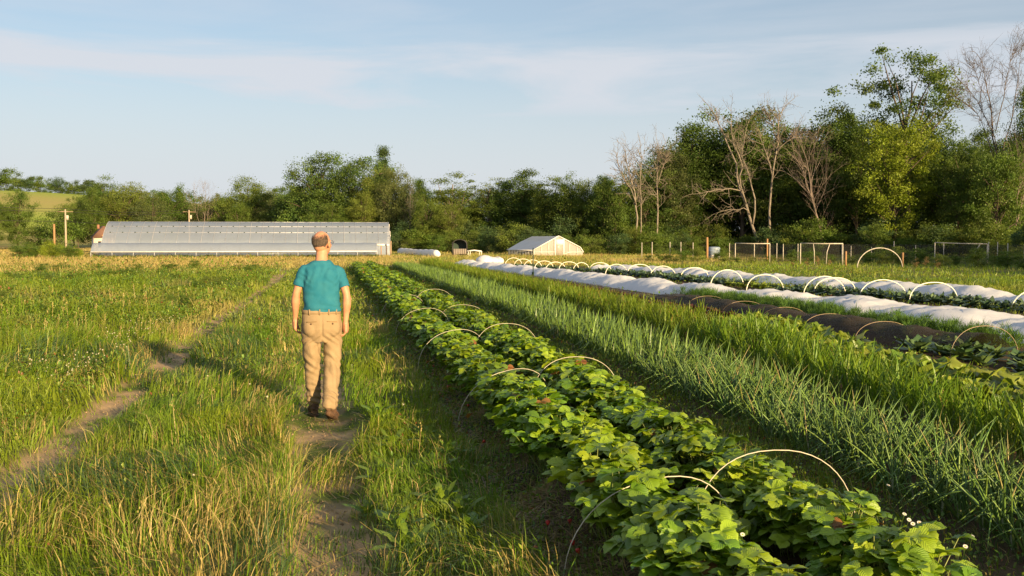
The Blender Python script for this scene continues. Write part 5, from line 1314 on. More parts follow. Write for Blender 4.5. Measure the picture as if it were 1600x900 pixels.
dead_tree(1566, 90, [([(1566, 388), (1562, 300), (1556, 240), (1548, 190), (1540, 140), (1532, 98)], 0.34, 0.06, 0, 0.5, 20), ([(1560, 270), (1540, 225), (1522, 185), (1502, 168)], 0.15, 0.04, 0, -1.0, 12), ([(1556, 235), (1536, 180), (1514, 140), (1500, 122)], 0.14, 0.04, 0, 1.0, 12),
    ([(1552, 205), (1562, 150), (1566, 110), (1570, 82)], 0.14, 0.04, 0, -0.8, 14), ([(1560, 250), (1578, 190), (1588, 130), (1594, 80)], 0.18, 0.04, 0, 0.8, 14), ([(1562, 280), (1590, 230), (1612, 170), (1622, 110)], 0.16, 0.04, 0, -0.6, 12), ([(1546, 180), (1526, 130), (1520, 104)], 0.09, 0.03, 0, 0.6, 10)], 'big dark bare tree at the right edge, above the wood', 15, m_darktwig, 1.25, 0.6)
dead_tree(992, 112, [([(992, 388), (996, 340), (992, 300), (984, 270), (978, 245)], 0.20, 0.05, 0, 0.5, 12), ([(994, 320), (985, 295), (972, 275), (964, 258)], 0.12, 0.04, 0, -0.8, 8), ([(1000, 385), (1002, 330), (1000, 290), (1003, 245)], 0.14, 0.04, 0.5, 0, 9)], 'left of the two pale bare trees right of the small greenhouse', 7)
dead_tree(1028, 110, [([(1028, 388), (1028, 330), (1026, 280), (1030, 240)], 0.20, 0.05, 0, 0.5, 14), ([(1027, 290), (1034, 262), (1042, 242)], 0.1, 0.03, 0, -0.6, 7)], 'right of the two pale bare trees right of the small greenhouse', 9)
bare(BARE['haze'], 1288, 94, 183, 0.85, 'reddish-brown bare tree between the dead trees and the yellow-green tree')

bare(BARE['haze'], 1580, 84, 180, 0.5, 'twiggy bare tree low at the right edge of the wood')
bare(BARE['ash'], 775, 139, 282, 0.35, 'thin pale bare tree among the trees right of the black hooded bin')
bare(BARE['fan'], 640, 141, 285, 0.4, 'thin bare tree among the trees above the white plastic roll')

# ---- the wood behind: deeper rows that close the view
gw = 'trees deep in the wood'
for k in range(44):
    t = k / 43; px = 470 + 1190 * t + random.uniform(-12, 12); front = np.interp(px, [470, 900, 1100, 1660], [176, 140, 122, 104]); topm = np.interp(px, [470, 640, 900, 1000, 1100, 1250, 1660], [285, 292, 292, 285, 228, 215, 210])
    tree(random.choice(('oak', 'broad', 'tall', 'broad')), px, front + random.uniform(0, 14), topm + random.uniform(-8, 22), random.uniform(0.75, 1.0), 'dark leafy tree deep in the wood behind the nearer trees', gw)
for k in range(18):
    px = 120 + 360 * k / 17 + random.uniform(-8, 8)
    tree(random.choice(('broad', 'round', 'olive', 'dull')), px, random.uniform(205, 225), random.uniform(297, 312), 0.95, 'leafy tree in the line behind the long high tunnel', 'trees in the line behind the high tunnel')
# ---- the same wood running on beside the field, outside the picture: it throws the evening shade
for k in range(30):
    t = k / 29; x = np.interp(t, [0, 0.3, 0.7, 1], [74, 88, 82, 70]) + random.uniform(-4, 4); y = np.interp(t, [0, 0.3, 0.7, 1], [46, 14, -40, -86]) + random.uniform(-3, 3)
    kd = random.choice(('oak', 'broad', 'tall', 'broad')); cr, tk_ = random.choice(TREES[kd]); H = random.uniform(8.5, 10.5) if t < 0.33 else random.uniform(19, 22)
    r0 = thing('tree', 'tall leafy tree of the wood that runs on along the field', 'tree', (x, y, gz(x, y)), random.random() * TAU, 'trees of the wood beside the field'); r0.scale = (H, H, H)
    for nm, me in (('crown', cr), ('trunk', tk_)):
        o = bpy.data.objects.new(nm, me); col.objects.link(o); o.parent = r0

# ---- bushes along the foot of the wood and in the weeds
def bush(kind, px, dep, top, wide, label, group, name='bush'):
    return tree(kind, px, dep, top, wide, label, group, name, 'bush')
for k in range(46):
    t = k / 45; px = 600 + 1040 * t + random.uniform(-9, 9); dep = np.interp(px, [600, 900, 1100, 1640], [136, 116, 102, 80]) + random.uniform(-3, 3)
    bush(random.choice(('bush', 'bush', 'bluebush', 'shrub')), px, dep, random.uniform(352, 376) - (10 if px > 1250 else 0), random.uniform(0.9, 1.3), 'leafy green bush at the foot of the wood edge', 'bushes at the foot of the wood')
for k in range(22):
    px = 1010 + 600 * k / 21 + random.uniform(-9, 9); dep = np.interp(px, [1000, 1640], [80, 56]) + random.uniform(-4, 4)
    bush(random.choice(('bush', 'shrub')), px, dep, random.uniform(386, 402), random.uniform(0.9, 1.5), 'low weedy bush in the rough grass before the fence', 'weedy bushes before the fence')
for k in range(9):
    px = 28 + 92 * k / 8; bush(random.choice(('limebush', 'limebush', 'bush')), px + random.uniform(-4, 4), random.uniform(88, 100), random.uniform(377, 386), 1.2, 'bright yellow-green bush left of the low tunnel', 'bushes left of the low tunnel')
for k, (px, dep, top) in enumerate(((65, 47, 412), (170, 44, 420), (215, 50, 413), (265, 52, 409), (305, 55, 407), (110, 40, 426), (25, 38, 428))):
    bush('bush', px, dep, top, 1.3, 'low grey-green weed clump in the rough left meadow', 'weed clumps in the left meadow', 'weed_clump')

for k in range(34):
    px = 1000 + 660 * k / 33 + random.uniform(-9, 9); dep = np.interp(px, [1000, 1640], [116, 94]) + random.uniform(-3, 3)
    bush(random.choice(('bush', 'bluebush')), px, dep, random.uniform(330, 352), random.uniform(0.9, 1.2), 'dark leafy bush of the undergrowth inside the shaded wood', 'undergrowth bushes inside the wood')
for k in range(14):
    px = 640 + 360 * k / 13 + random.uniform(-9, 9)
    bush(random.choice(('bush', 'bluebush')), px, 138 - 16 * k / 13 + random.uniform(-3, 3), random.uniform(338, 358), random.uniform(0.9, 1.2), 'dark leafy bush under the trees behind the small greenhouse', 'undergrowth bushes behind the small greenhouse')
for k in range(26):
    px = random.uniform(-10, 420); dep = random.uniform(24, 60)
    gy_ = 375 + EYE * FPX / dep; 
    if -0.5 > AT(px, dep)[0] + 2.6: bush(random.choice(('shrub', 'bush')), px, dep, gy_ - random.uniform(0.22, 0.42) * FPX / dep, random.uniform(1.0, 1.6), 'leafy green weed mound in the rough left meadow', 'leafy weed mounds in the left meadow', 'weed_mound')
# ---- broad leaved dock weeds on the verge, daisies by the onions
m_dock = leaf_mat('dock_leaves', trans=0.35, rough=0.4, spec=0.4, objvar=0.4, veins=True, noise=0.15, nscale=10)
dv = [rosette(60 + k, 8, 0.20, 0.07, [(0.12, 0.21, 0.02), (0.15, 0.24, 0.025)], nv=6, nu=3, open_=1.0, ruffle=0.3).mesh('dock_weed', m_dock, True) for k in range(3)]
for k, (px, py) in enumerate(((690, 800), (722, 812), (622, 838), (640, 868), (676, 745), (705, 720), (600, 760), (660, 690), (575, 800), (612, 705), (590, 655), (735, 840), (160, 590), (95, 560), (60, 640), (250, 735), (285, 760), (330, 650))):
    x, y = G(px, py); o = bpy.data.objects.new('dock_weed', dv[k % 3]); col.objects.link(o); s_ = random.uniform(0.75, 1.2); o.location = (x, y, gz(x, y) + 0.02); o.rotation_euler.z = random.random() * TAU; o.scale = (s_, s_, s_)
    tag(o, 'broad leaved green dock weed growing among the grass beside the path', 'weed', 'dock weeds in the grass')
m_petal = plain_mat('white_petals', (0.78, 0.77, 0.72), rough=0.7, trans=0.2, var=0.05); m_disc = plain_mat('yellow_disc', (0.6, 0.38, 0.03), rough=0.7)
pm, dm_, sm_ = MB(), MB(), MB()
for k in range(12):
    a = k * TAU / 12; t_ = np.array([math.cos(a), math.sin(a), 0.1]); u_ = np.array([-math.sin(a), math.cos(a), 0]); pm.add([t_ * 0.004, t_ * 0.009 + u_ * 0.003, t_ * 0.015, t_ * 0.009 - u_ * 0.003], f4=[[0, 1, 2, 3]])
dm_.ball((0, 0, 0.001), (0.005, 0.005, 0.003), 8, 6); sm_.tube([(0, 0, 0), (0.01, 0, -0.1), (0, 0.01, -0.24)], 0.0012, 4, c=(0.1, 0.18, 0.03))
pm, dm_, sm_ = pm.mesh('petals', m_petal), dm_.mesh('disc', m_disc, True), sm_.mesh('stem', m_weed)
for k, (px, py) in enumerate(((1413, 822), (1420, 834), (1436, 835), (1426, 842), (1519, 840), (1388, 762), (1508, 876), (1160, 865))):
    x, y = G(px, py, 0.24); r0 = thing('daisy', 'small white daisy flower on a thin stem between strawberries and onions', 'flower', (x, y, gz(x, y) + 0.24), 0, 'daisies beside the onion bed'); r0.rotation_euler = (random.uniform(0.2, 0.9), 0, random.uniform(-0.5, 0.5)); r0.scale = (0.8,) * 3
    for nm, me in (('petals', pm), ('disc', dm_), ('stem', sm_)):
        o = bpy.data.objects.new(nm, me); col.objects.link(o); o.parent = r0

for k, (px, dep, top) in enumerate(((1262, 62, 404), (1278, 62, 401), (1240, 63, 406), (1297, 61, 405), (1432, 59, 404), (1448, 59, 402), (1465, 58, 405), (940, 88, 395))):
    bush('dryweed', px, dep, top, 0.7, 'tan dry weed stalks standing in the rough grass before the fence', 'dry weeds before the fence', 'dry_weed')
# ================================================================== THE WALKING MAN
m_skin = plain_mat('skin', (0.50, 0.245, 0.14), rough=0.5, spec=0.35, rgb2=(0.42, 0.185, 0.105), scale=14, bump=0.15, bscale=120)
m_shirt = plain_mat('teal_jersey', (0.026, 0.150, 0.205), rough=0.85, spec=0.15, rgb2=(0.014, 0.122, 0.185), scale=10, bump=0.2, bscale=350)
m_khaki = plain_mat('khaki_cotton', (0.285, 0.208, 0.122), rough=0.85, spec=0.15, rgb2=(0.24, 0.172, 0.098), scale=9, bump=0.2, bscale=300)
m_khaki2 = plain_mat('khaki_seam', (0.27, 0.18, 0.09), rough=0.85, spec=0.15)
m_boot = plain_mat('brown_leather', (0.15, 0.085, 0.05), rough=0.65, spec=0.3, rgb2=(0.06, 0.034, 0.022), scale=16, bump=0.4, bscale=60)
m_sole = plain_mat('muddy_sole', (0.14, 0.075, 0.04), rough=0.9, rgb2=(0.06, 0.035, 0.02), scale=30, bump=0.6, bscale=80)
m_hair = plain_mat('grey_brown_hair', (0.17, 0.125, 0.092), rough=0.7, spec=0.3, rgb2=(0.07, 0.052, 0.04), scale=40, stretch=(3, 3, 0.6), bump=0.8, bscale=120)
m_glass = plain_mat('spectacle_frame', (0.03, 0.028, 0.026), rough=0.35)
m_eye = plain_mat('eye_white', (0.7, 0.68, 0.64), rough=0.2)
MX, MY = -0.06, 9.58; MZ = gz(MX, MY) + 0.005
man = thing('person', 'man in teal t-shirt and khaki trousers walking away along the worn path', 'person', (MX, MY, MZ), 0.02)

def ell(c, rx, ry, n=28, p=2.2, tilt=0.0, tx=0.0):
    th = np.arange(n) / n * TAU; cs, sn = np.cos(th), np.sin(th)
    x = np.sign(cs) * np.abs(cs) ** (2 / p) * rx; y = np.sign(sn) * np.abs(sn) ** (2 / p) * ry
    return np.stack([c[0] + x, c[1] + y, c[2] + tilt * y + tx * x], 1)
def limb(mb, pts_, rad, n=16, flat=1.0, sub=4):
    """smooth tapering tube with rounded ends through the joints"""
    P = np.array(pts_, float); R = np.array(rad, float); t = np.arange(len(P)); tt = np.linspace(0, len(P) - 1, (len(P) - 1) * sub + 1)
    def cr(A):
        A = A.reshape(len(P), -1); out = []
        for q in tt:
            i = min(int(q), len(P) - 2); f = q - i; a = A[max(i - 1, 0)]; b = A[i]; c = A[i + 1]; d = A[min(i + 2, len(P) - 1)]
            out.append(0.5 * ((2 * b) + (c - a) * f + (2 * a - 5 * b + 4 * c - d) * f * f + (3 * b - a - 3 * c + d) * f ** 3))
        return np.array(out)
    Q = cr(P); r = cr(R)[:, 0]
    d0 = Q[0] - Q[1]; d0 /= np.linalg.norm(d0); d1 = Q[-1] - Q[-2]; d1 /= np.linalg.norm(d1)
    Q = np.concatenate([[Q[0] + d0 * r[0] * 0.8], [Q[0] + d0 * r[0] * 0.45], Q, [Q[-1] + d1 * r[-1] * 0.45], [Q[-1] + d1 * r[-1] * 0.8]])
    r = np.concatenate([[r[0] * 0.45], [r[0] * 0.85], r, [r[-1] * 0.85], [r[-1] * 0.45]])
    mb.tube(Q, r, n)
def fuse(mb, name, mat, parent, voxel, smooth=5, fn=None, factor=0.5):
    """melt overlapping closed pieces into one continuous skin, then shape it with fn"""
    me = mb.mesh(name + '_raw', None); tmp = bpy.data.objects.new(name + '_raw', me); col.objects.link(tmp)
    r = tmp.modifiers.new('r', 'REMESH'); r.mode = 'VOXEL'; r.voxel_size = voxel
    s_ = tmp.modifiers.new('s', 'SMOOTH'); s_.iterations = smooth; s_.factor = factor
    dg = bpy.context.evaluated_depsgraph_get(); ev = tmp.evaluated_get(dg); out = bpy.data.meshes.new_from_object(ev)
    bpy.data.objects.remove(tmp); bpy.data.meshes.remove(me)
    n = len(out.vertices); v = np.zeros(n * 3, np.float32); out.vertices.foreach_get('co', v); v = v.reshape(-1, 3)
    if fn is not None:
        nn = np.zeros(n * 3, np.float32); out.vertices.foreach_get('normal', nn); v = fn(v.astype(float), nn.reshape(-1, 3).astype(float)); out.vertices.foreach_set('co', v.astype(np.float32).ravel())
    out.polygons.foreach_set('use_smooth', np.ones(len(out.polygons), bool)); out.update(); out.name = name
    out.materials.clear(); out.materials.append(mat)
    o = bpy.data.objects.new(name, out); col.objects.link(o)
    if parent: o.parent = parent
    return o

# joints (x to the right in the picture, y away from the camera, z up)
SH_L, EL_L, WR_L = (-0.160, 0.0, 1.396), (-0.240, 0.01, 1.132), (-0.246, 0.10, 0.905)
SH_R, EL_R, WR_R = (0.168, 0.0, 1.376), (0.238, -0.06, 1.115), (0.222, -0.03, 0.880)
HEAD = np.array([0.010, 0.045, 1.655]); HT = -0.55       # turned a little to the right
HM = rotz(HT) @ rotx(0.10)
def hp_(p): return HEAD + HM @ np.array(p)
body = MB()
# trunk and legs under the clothes
body.loft([ell((0, 0, 0.80), 0.10, 0.08), ell((0, 0, 0.86), 0.15, 0.10), ell((0, 0, 0.97), 0.155, 0.105), ell((0, 0, 1.12), 0.145, 0.10), ell((0, 0, 1.30), 0.150, 0.10), ell((0, 0, 1.38), 0.140, 0.080), ell((0, 0, 1.43), 0.10, 0.060), ell((0, 0.0, 1.46), 0.06, 0.050)])
limb(body, [(-0.095, 0, 0.86), (-0.098, 0.02, 0.70), (-0.092, 0.075, 0.50), (-0.083, 0.135, 0.32), (-0.078, 0.200, 0.115)], (0.072, 0.065, 0.045, 0.045, 0.034)); limb(body, [(0.097, 0, 0.86), (0.100, 0.01, 0.70), (0.096, 0.015, 0.50), (0.082, -0.07, 0.32), (0.066, -0.155, 0.130)], (0.072, 0.065, 0.045, 0.045, 0.034))
limb(body, [(0.0, 0.0, 1.43), (0.003, 0.012, 1.50), (0.008, 0.030, 1.575)], (0.072, 0.057, 0.055), n=20)      # neck
limb(body, [(0.0, 0.0, 1.40), (-0.11, 0.0, 1.385), SH_L], (0.045, 0.04, 0.045)); limb(body, [(0.0, 0.0, 1.40), (0.12, 0.0, 1.385), SH_R], (0.045, 0.04, 0.045))
for S_, E_, W_ in ((SH_L, EL_L, WR_L), (SH_R, EL_R, WR_R)):
    S_, E_, W_ = map(np.array, (S_, E_, W_))
    limb(body, [S_, S_ * .6 + E_ * .4, S_ * .12 + E_ * .88, E_ * .72 + W_ * .28, E_ * .25 + W_ * .75, W_], (0.047, 0.044, 0.036, 0.041, 0.028, 0.024), n=18)
# head: skull, face, jaw, nose, brow, lips, ears
sk = [((0, -0.012, 0.025), (0.076, 0.094, 0.090)), ((0, 0.045, -0.030), (0.058, 0.052, 0.080)), ((0, 0.058, -0.080), (0.040, 0.040, 0.036)), ((0, -0.035, -0.015), (0.066, 0.066, 0.075)),
      ((0, 0.086, 0.012), (0.050, 0.016, 0.014)), ((0, 0.106, -0.028), (0.012, 0.018, 0.018)), ((0, 0.098, -0.008), (0.009, 0.014, 0.026)), ((0, 0.094, -0.060), (0.022, 0.011, 0.006)), ((0, 0.092, -0.070), (0.020, 0.011, 0.007)),
      ((-0.079, -0.002, -0.012), (0.010, 0.019, 0.034)), ((0.079, -0.002, -0.012), (0.010, 0.019, 0.034)), ((-0.081, -0.006, 0.004), (0.009, 0.020, 0.020)), ((0.081, -0.006, 0.004), (0.009, 0.020, 0.020)),
      ((-0.034, 0.070, -0.03), (0.022, 0.026, 0.026)), ((0.034, 0.070, -0.03), (0.022, 0.026, 0.026))]
for c, r in sk: body.ball(hp_(c), r, 22, 14, rot=HM)
# hands: palm, four fingers of different length, thumb
def hand(W_, side, fw):
    W_ = np.array(W_, float); dn = np.array([0.0, fw, -1.0]); dn /= np.linalg.norm(dn)
    fwd = np.array([0, 1.0, fw]); fwd /= np.linalg.norm(fwd); inn = np.array([-side * 1.0, 0, 0])
    limb(body, [W_, W_ + dn * 0.045 + fwd * 0.004, W_ + dn * 0.085], (0.025, 0.030, 0.027), n=14)
    limb(body, [W_ + dn * 0.03 - fwd * 0.018, W_ + dn * 0.088 - fwd * 0.024], (0.017, 0.016), n=12); limb(body, [W_ + dn * 0.03 + fwd * 0.016, W_ + dn * 0.088 + fwd * 0.022], (0.017, 0.015), n=12)
    for k, (o, ln) in enumerate(((0.030, 0.066), (0.011, 0.076), (-0.009, 0.071), (-0.028, 0.056))):
        a = W_ + dn * 0.088 + fwd * o; curl = 0.30 + 0.10 * k
        b = a + (dn * math.cos(curl) + inn * math.sin(curl)) * ln * 0.45; c = b + (dn * math.cos(curl + .55) + inn * math.sin(curl + .55)) * ln * 0.32; d = c + (dn * math.cos(curl + 1.0) + inn * math.sin(curl + 1.0)) * ln * 0.25
        limb(body, [a - dn * 0.02, a, b, c, d], (0.010, 0.0098, 0.009, 0.0083, 0.0072), n=10, sub=2)
    a = W_ + dn * 0.028 + fwd * 0.024 + inn * 0.006; b = a + dn * 0.030 + fwd * 0.022 + inn * 0.010; c = b + dn * 0.030 + fwd * 0.004 + inn * 0.010; d = c + dn * 0.022 + inn * 0.008 - fwd * 0.003
    limb(body, [a, b, c, d], (0.0125, 0.0115, 0.0102, 0.0085), n=10, sub=2)
hand(WR_L, -1, 0.15); hand(WR_R, 1, 0.12)
fuse(body, 'body', m_skin, man, 0.0042, 4)

# hair: a fringe round the back and sides, bare on top
hr = MB(); g = np.random.default_rng(3)
def skull_r(d):
    """surface of the back of the head along direction d (head frame)"""
    c = np.array([0, -0.012, 0.025]); r = np.array([0.076, 0.094, 0.090]); return c + d / np.sqrt(((d / r) ** 2).sum())
na, ne = 44, 16; V = []; C_ = []
for i in range(ne):
    for j in range(na):
        az = math.radians(-78 + (156) * j / (na - 1)); edge = abs(-78 + 156 * j / (na - 1)) / 78
        lo_ = -0.92 + 0.75 * edge ** 2; hi_ = 0.10 + 0.34 * edge + 0.10 * math.sin(7 * az + 1) * 0.4
        e = lo_ + (hi_ - lo_) * i / (ne - 1); d = np.array([math.sin(az) * math.cos(e), -math.cos(az) * math.cos(e), math.sin(e)])
        p = skull_r(d)
        if e < -0.35: p[1] = min(p[1], -0.060 + 0.04 * (1 - math.cos(az))); 
        th = 0.009 * math.sin(PI * min(1, max(0.02, (i + 0.3) / ne))) ** 0.5 + g.uniform(-0.0012, 0.0012)
        V.append(hp_(p + d * th))
i = np.arange(ne - 1)[:, None] * na + np.arange(na - 1)[None, :]
hr.add(V, f4=np.stack([i, i + 1, i + na + 1, i + na], -1).reshape(-1, 4))
for k in range(1500):                                     # short lying strands
    az = math.radians(g.uniform(-80, 80)); edge = abs(math.degrees(az)) / 80; e = g.uniform(-0.85 + 0.72 * edge ** 2, 0.22 + 0.34 * edge) if g.random() < 0.72 else 0.2 + 0.3 * edge + abs(g.normal(0, 0.17))
    d = np.array([math.sin(az) * math.cos(e), -math.cos(az) * math.cos(e), math.sin(e)]); p = skull_r(d) + d * 0.008
    dn = np.array([g.normal(0, .25), 0.1, -1.0]); dn -= d * (dn @ d); dn /= np.linalg.norm(dn); sd = np.cross(d, dn) * 0.0011
    q = p + dn * g.uniform(0.012, 0.026) + d * 0.001
    hr.add([hp_(p - sd), hp_(p + sd), hp_(q + d * 0.002)], f3=[[0, 1, 2]])
hr.build('hair', m_hair, man, smooth=True)
for sx in (-1, 1):
    e_ = MB(); e_.ball(hp_((0.030 * sx, 0.082, -0.002)), 0.011, 10, 8); e_.build('eye', m_eye, man, smooth=True)
gl_ = MB()
for sx in (-1, 1):
    gl_.tube([hp_((0.086 * sx, -0.01, 0.006)), hp_((0.083 * sx, 0.05, 0.004)), hp_((0.066 * sx, 0.112, 0.0))], 0.0024, 5)
    th = np.linspace(0, TAU, 17); gl_.tube([hp_((0.034 * sx + 0.024 * math.cos(a), 0.114, -0.004 + 0.019 * math.sin(a))) for a in th], 0.0017, 5, cap=False)
gl_.tube([hp_((-0.010, 0.115, 0.002)), hp_((0.010, 0.115, 0.002))], 0.0017, 5); gl_.build('glasses', m_glass, man)

def n3(v, s, sd):    # cheap smooth 3-d noise
    return (vn(v[:, 0] + 10 + 0.37 * v[:, 2], v[:, 2] + 0.3 * v[:, 1], s, sd) + vn(v[:, 1] + 20, v[:, 2] - 0.4 * v[:, 0], s, sd + 5)) - 1.0
def ridged(v, dirn, wl, warp, sd):
    ph = (v @ np.array(dirn)) / wl + warp * n3(v, 0.13, sd); s_ = np.sin(ph * TAU); return np.sign(s_) * np.abs(s_) ** 1.4
# t-shirt
ts = MB()
ts.loft([ell((0.004, -0.005, 0.975), 0.176, 0.122, 36), ell((0.003, -0.005, 1.03), 0.172, 0.122, 36), ell((0, -0.003, 1.10), 0.167, 0.117, 36), ell((0, 0, 1.18), 0.174, 0.116, 36), ell((0, 0, 1.27), 0.176, 0.118, 36), ell((0, 0, 1.34), 0.180, 0.112, 36, 2.4, 0, -0.04),
         ell((0, 0, 1.395), 0.170, 0.100, 36, 2.3, 0, -0.06), ell((0.0, 0.002, 1.422), 0.152, 0.088, 36, 2.2, 0, -0.06), ell((0.0, 0.004, 1.446), 0.130, 0.081, 36, 2.2, 0, -0.05), ell((0.002, 0.006, 1.468), 0.104, 0.075, 36), ell((0.003, 0.010, 1.484), 0.080, 0.070, 36), ell((0.003, 0.012, 1.489), 0.074, 0.068, 36)])
for S_, E_ in ((SH_L, EL_L), (SH_R, EL_R)):
    S_, E_ = np.array(S_), np.array(E_); sx = 1 if S_[0] > 0 else -1
    limb(ts, [(sx * 0.08, 0, 1.385), S_ + np.array([-sx * 0.015, 0, 0.0]), S_ * .62 + E_ * .38], (0.054, 0.058, 0.055), n=22); ts.tube([S_ * .62 + E_ * .38, S_ * .38 + E_ * .62], [0.055, 0.058], 22)
def shirt_fn(v, n):
    side = np.clip(np.abs(v[:, 0]) / 0.2, 0, 1); low = 1 - sstep(0.98, 1.25, v[:, 2]); up_ = sstep(1.15, 1.35, v[:, 2]); arm = sstep(0.165, 0.20, np.abs(v[:, 0])) * sstep(1.15, 1.25, v[:, 2])
    d = 0.0040 * ridged(v, (0.35, 0.0, 1.0), 0.085, 1.3, 3) * low + 0.0028 * ridged(v, (1.0, 0.1, 0.12), 0.075, 1.1, 8) * up_ * (1 - arm)
    sgn = np.sign(v[:, 0]); q = np.stack([v[:, 0] * sgn, v[:, 1], v[:, 2]], 1)
    d = d + 0.003 * ridged(q, (0.8, 0.0, -0.75), 0.06, 0.9, 12) * np.exp(-((v[:, 2] - 1.28) / 0.10) ** 2) * sstep(0.06, 0.17, np.abs(v[:, 0])) * 0.8
    d = d + 0.0045 * n3(v, 0.05, 21) + 0.004 * n3(v, 0.12, 23)
    hem = np.exp(-((v[:, 2] - 0.985) / 0.008) ** 2) * 0.002
    # the hollow of the spine and the shoulder blades under the cloth
    back = (n[:, 1] < 0); sp = -0.008 * np.exp(-(v[:, 0] / 0.03) ** 2) * sstep(1.05, 1.2, v[:, 2]) * (1 - sstep(1.38, 1.46, v[:, 2])) * back
    bl = 0.006 * np.exp(-((np.abs(v[:, 0]) - 0.085) / 0.045) ** 2 - ((v[:, 2] - 1.33) / 0.07) ** 2) * back
    return v + n * (d + hem + sp + bl)[:, None]
fuse(ts, 'tshirt', m_shirt, man, 0.0065, 4, shirt_fn)
# trousers
tr = MB()
tr.loft([ell((0, -0.01, 0.70), 0.10, 0.075, 32), ell((0, -0.008, 0.76), 0.165, 0.110, 32), ell((0, -0.010, 0.82), 0.182, 0.128, 32), ell((0, -0.012, 0.88), 0.184, 0.130, 32), ell((0, -0.006, 0.94), 0.182, 0.122, 32), ell((0, 0, 0.995), 0.172, 0.116, 32), ell((0, 0, 1.02), 0.168, 0.113, 32)])
AN_L, AN_R = (-0.080, 0.210, 0.145), (0.066, -0.165, 0.165)
limb(tr, [(-0.095, 0, 0.86), (-0.098, 0.02, 0.70), (-0.092, 0.075, 0.50), (-0.083, 0.135, 0.32), AN_L], (0.098, 0.090, 0.076, 0.072, 0.070), n=24)
limb(tr, [(0.097, 0, 0.86), (0.100, 0.01, 0.70), (0.096, 0.015, 0.50), (0.082, -0.07, 0.32), AN_R], (0.098, 0.090, 0.077, 0.073, 0.071), n=24)
for s_, r_ in ((-1, 0.09), (1, 0.09)): tr.ball((s_ * 0.088, -0.055, 0.835), (0.090, 0.078, 0.095), 20, 12)
def tr_fn(v, n):
    leg = 1 - sstep(0.62, 0.75, v[:, 2]); low = 1 - sstep(0.18, 0.42, v[:, 2]); knee = np.exp(-((v[:, 2] - 0.50) / 0.10) ** 2); seat = np.exp(-((v[:, 2] - 0.72) / 0.06) ** 2)
    d = 0.0055 * ridged(v, (0.25, 0.15, 1.0), 0.060, 0.9, 33) * low + 0.006 * ridged(v, (0.7, 0.0, 1.0), 0.085, 1.0, 37) * knee + 0.0055 * ridged(np.stack([np.abs(v[:, 0]), v[:, 1], v[:, 2]], 1), (1.0, 0, 0.9), 0.065, 0.8, 39) * seat
    d = d + 0.004 * ridged(v, (1.0, 0.5, 0.25), 0.085, 1.1, 43) * leg + 0.004 * n3(v, 0.08, 45)
    cr = -0.012 * np.exp(-(v[:, 0] / 0.010) ** 2) * np.exp(-((v[:, 2] - 0.82) / 0.09) ** 2) * (n[:, 1] < 0)
    return v + n * (d + cr)[:, None]
tro = fuse(tr, 'trousers', m_khaki, man, 0.0065, 4, tr_fn)
wb = MB()
def wst(z, e=0.0): return ell((0, 0, z), 0.174 + e, 0.118 + e, 40)
wb.loft([wst(0.955, 0.004), wst(0.956, 0.009), wst(0.992, 0.006), wst(0.993, 0.0)], cap=False); wb.build('waistband', m_khaki, tro, smooth=True)
for xx in (-0.115, -0.02, 0.065, 0.135):
    mb = MB(); y_ = -0.118 * (1 - (abs(xx) / 0.18) ** 2.2) ** (1 / 2.2) - 0.012; mb.box((xx, y_, 0.975), (0.011, 0.008, 0.052), rotz(xx * 2.0)); mb.build('belt_loop', m_khaki, tro)
for sx in (-1, 1):
    mb = MB(); pts_ = [(sx * (0.045 + 0.095 * t), -0.012 - 0.130 * (1 - (abs(0.045 + 0.095 * t) / 0.195) ** 2.2) ** (1 / 2.2) - 0.0015, 0.893 - 0.006 * t) for t in np.linspace(0, 1, 8)]
    mb.tube(pts_, 0.0035, 5); mb.build('pocket', m_khaki2, tro); mb = MB(); q = pts_[4]; mb.ball((q[0], q[1] - 0.003, q[2] - 0.018), (0.008, 0.004, 0.008), 8, 6); mb.build('button', m_boot, tro)
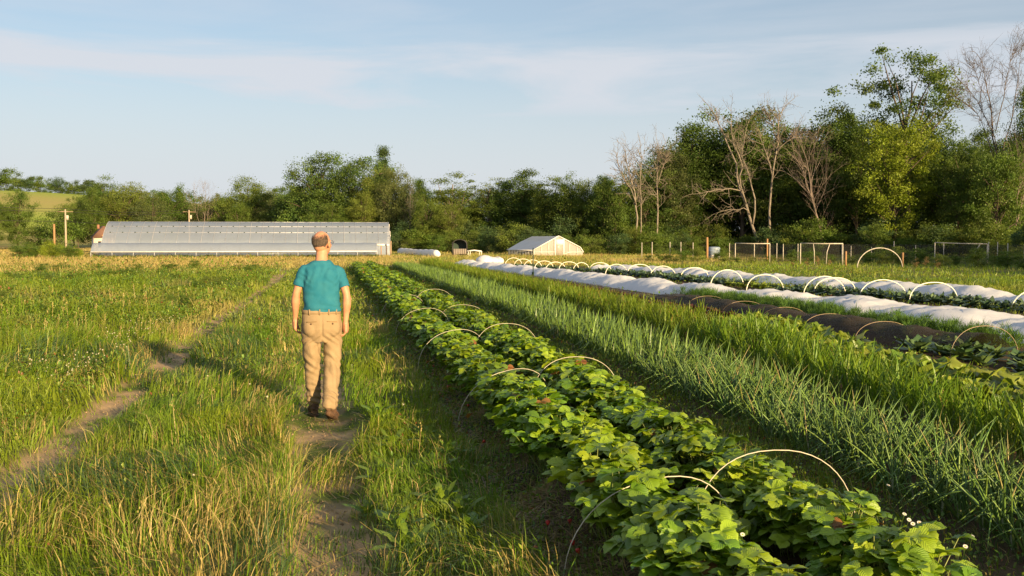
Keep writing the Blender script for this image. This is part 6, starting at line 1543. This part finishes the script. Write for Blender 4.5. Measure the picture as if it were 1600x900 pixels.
# boots
def boot(name, ank, pitch, yaw):
    o = MB(); sl = MB()
    def X(p): return rotz(yaw) @ rotx(pitch) @ np.array(p)
    st = [(-0.085, 0.030, 0.012, 0.095), (-0.070, 0.036, 0.012, 0.115), (-0.03, 0.041, 0.012, 0.125), (0.02, 0.041, 0.012, 0.105), (0.07, 0.044, 0.012, 0.080), (0.12, 0.049, 0.012, 0.068), (0.16, 0.044, 0.012, 0.060), (0.185, 0.026, 0.012, 0.046)]
    rings = []
    for y, w, z0, z1 in st:
        th = np.arange(18) / 18 * TAU; cs, sn = np.cos(th), np.sin(th)
        rings.append(np.stack([np.sign(cs) * np.abs(cs) ** 0.8 * w, np.full(18, y), (z0 + z1) / 2 + (z1 - z0) / 2 * np.sign(sn) * np.abs(sn) ** 0.8], 1))
    o.loft(rings); o.loft([ell((0, -0.03, 0.06), 0.044, 0.060, 18), ell((0, -0.028, 0.12), 0.045, 0.058, 18), ell((0, -0.025, 0.165), 0.048, 0.060, 18), ell((0, -0.025, 0.19), 0.050, 0.062, 18)])
    srg = []
    for z, e in ((-0.012, 0.0), (0.006, 0.006), (0.020, 0.004)):
        n_ = 26; P_ = []
        for a in np.arange(n_) / n_ * TAU: 
            y = 0.05 - 0.145 * math.cos(a); w = (0.046 if y > 0.03 else 0.040) * (abs(math.sin(a)) ** 0.6) * (1 if math.sin(a) > 0 else -1); P_.append((w * (1 + e * 8), y * (1 + e), z - (0.006 if y < -0.02 else 0)))
        srg.append(P_)
    sl.loft(srg)
    for m_ in (o, sl):
        m_.v = [np.array([X(p) for p in q]) + np.array(ank) for q in m_.v]
    def fn(v, n): return v + n * (0.003 * ridged(v, (0.2, 0.5, 1.0), 0.035, 0.8, 55) + 0.002 * n3(v, 0.03, 57))[:, None]
    b = fuse(o, name, m_boot, man, 0.006, 3, fn); sl.build('sole', m_sole, b, smooth=True)
    mb = MB(); 
    for k in range(4): mb.tube([np.array(ank) + X((-0.02, 0.035 + k * 0.022, 0.128 - k * 0.014)), np.array(ank) + X((0.02, 0.04 + k * 0.022, 0.128 - k * 0.014))], 0.003, 5)
    mb.build('laces', m_khaki2, b)
zl = gz(MX - 0.078, MY + 0.23) - MZ; zr = gz(MX + 0.07, MY - 0.15) - MZ
boot('boot', (-0.080, 0.235, zl + 0.012), 0.0, 0.10)
boot('boot', (0.070, -0.125, zr + 0.060), -0.42, -0.28)

# longer legs, shorter trunk: one smooth change of height for every part of the figure
def _tall(o):
    if o.type == 'MESH':
        n = len(o.data.vertices); v = np.zeros(n * 3, np.float32); o.data.vertices.foreach_get('co', v); v = v.reshape(-1, 3)
        v[:, 2] = np.interp(v[:, 2], [-0.1, 0.0, 0.98, 1.50, 1.80], [-0.1, 0.0, 1.035, 1.522, 1.818]); o.data.vertices.foreach_set('co', v.ravel()); o.data.update()
    for c in o.children: _tall(c)
_tall(man)
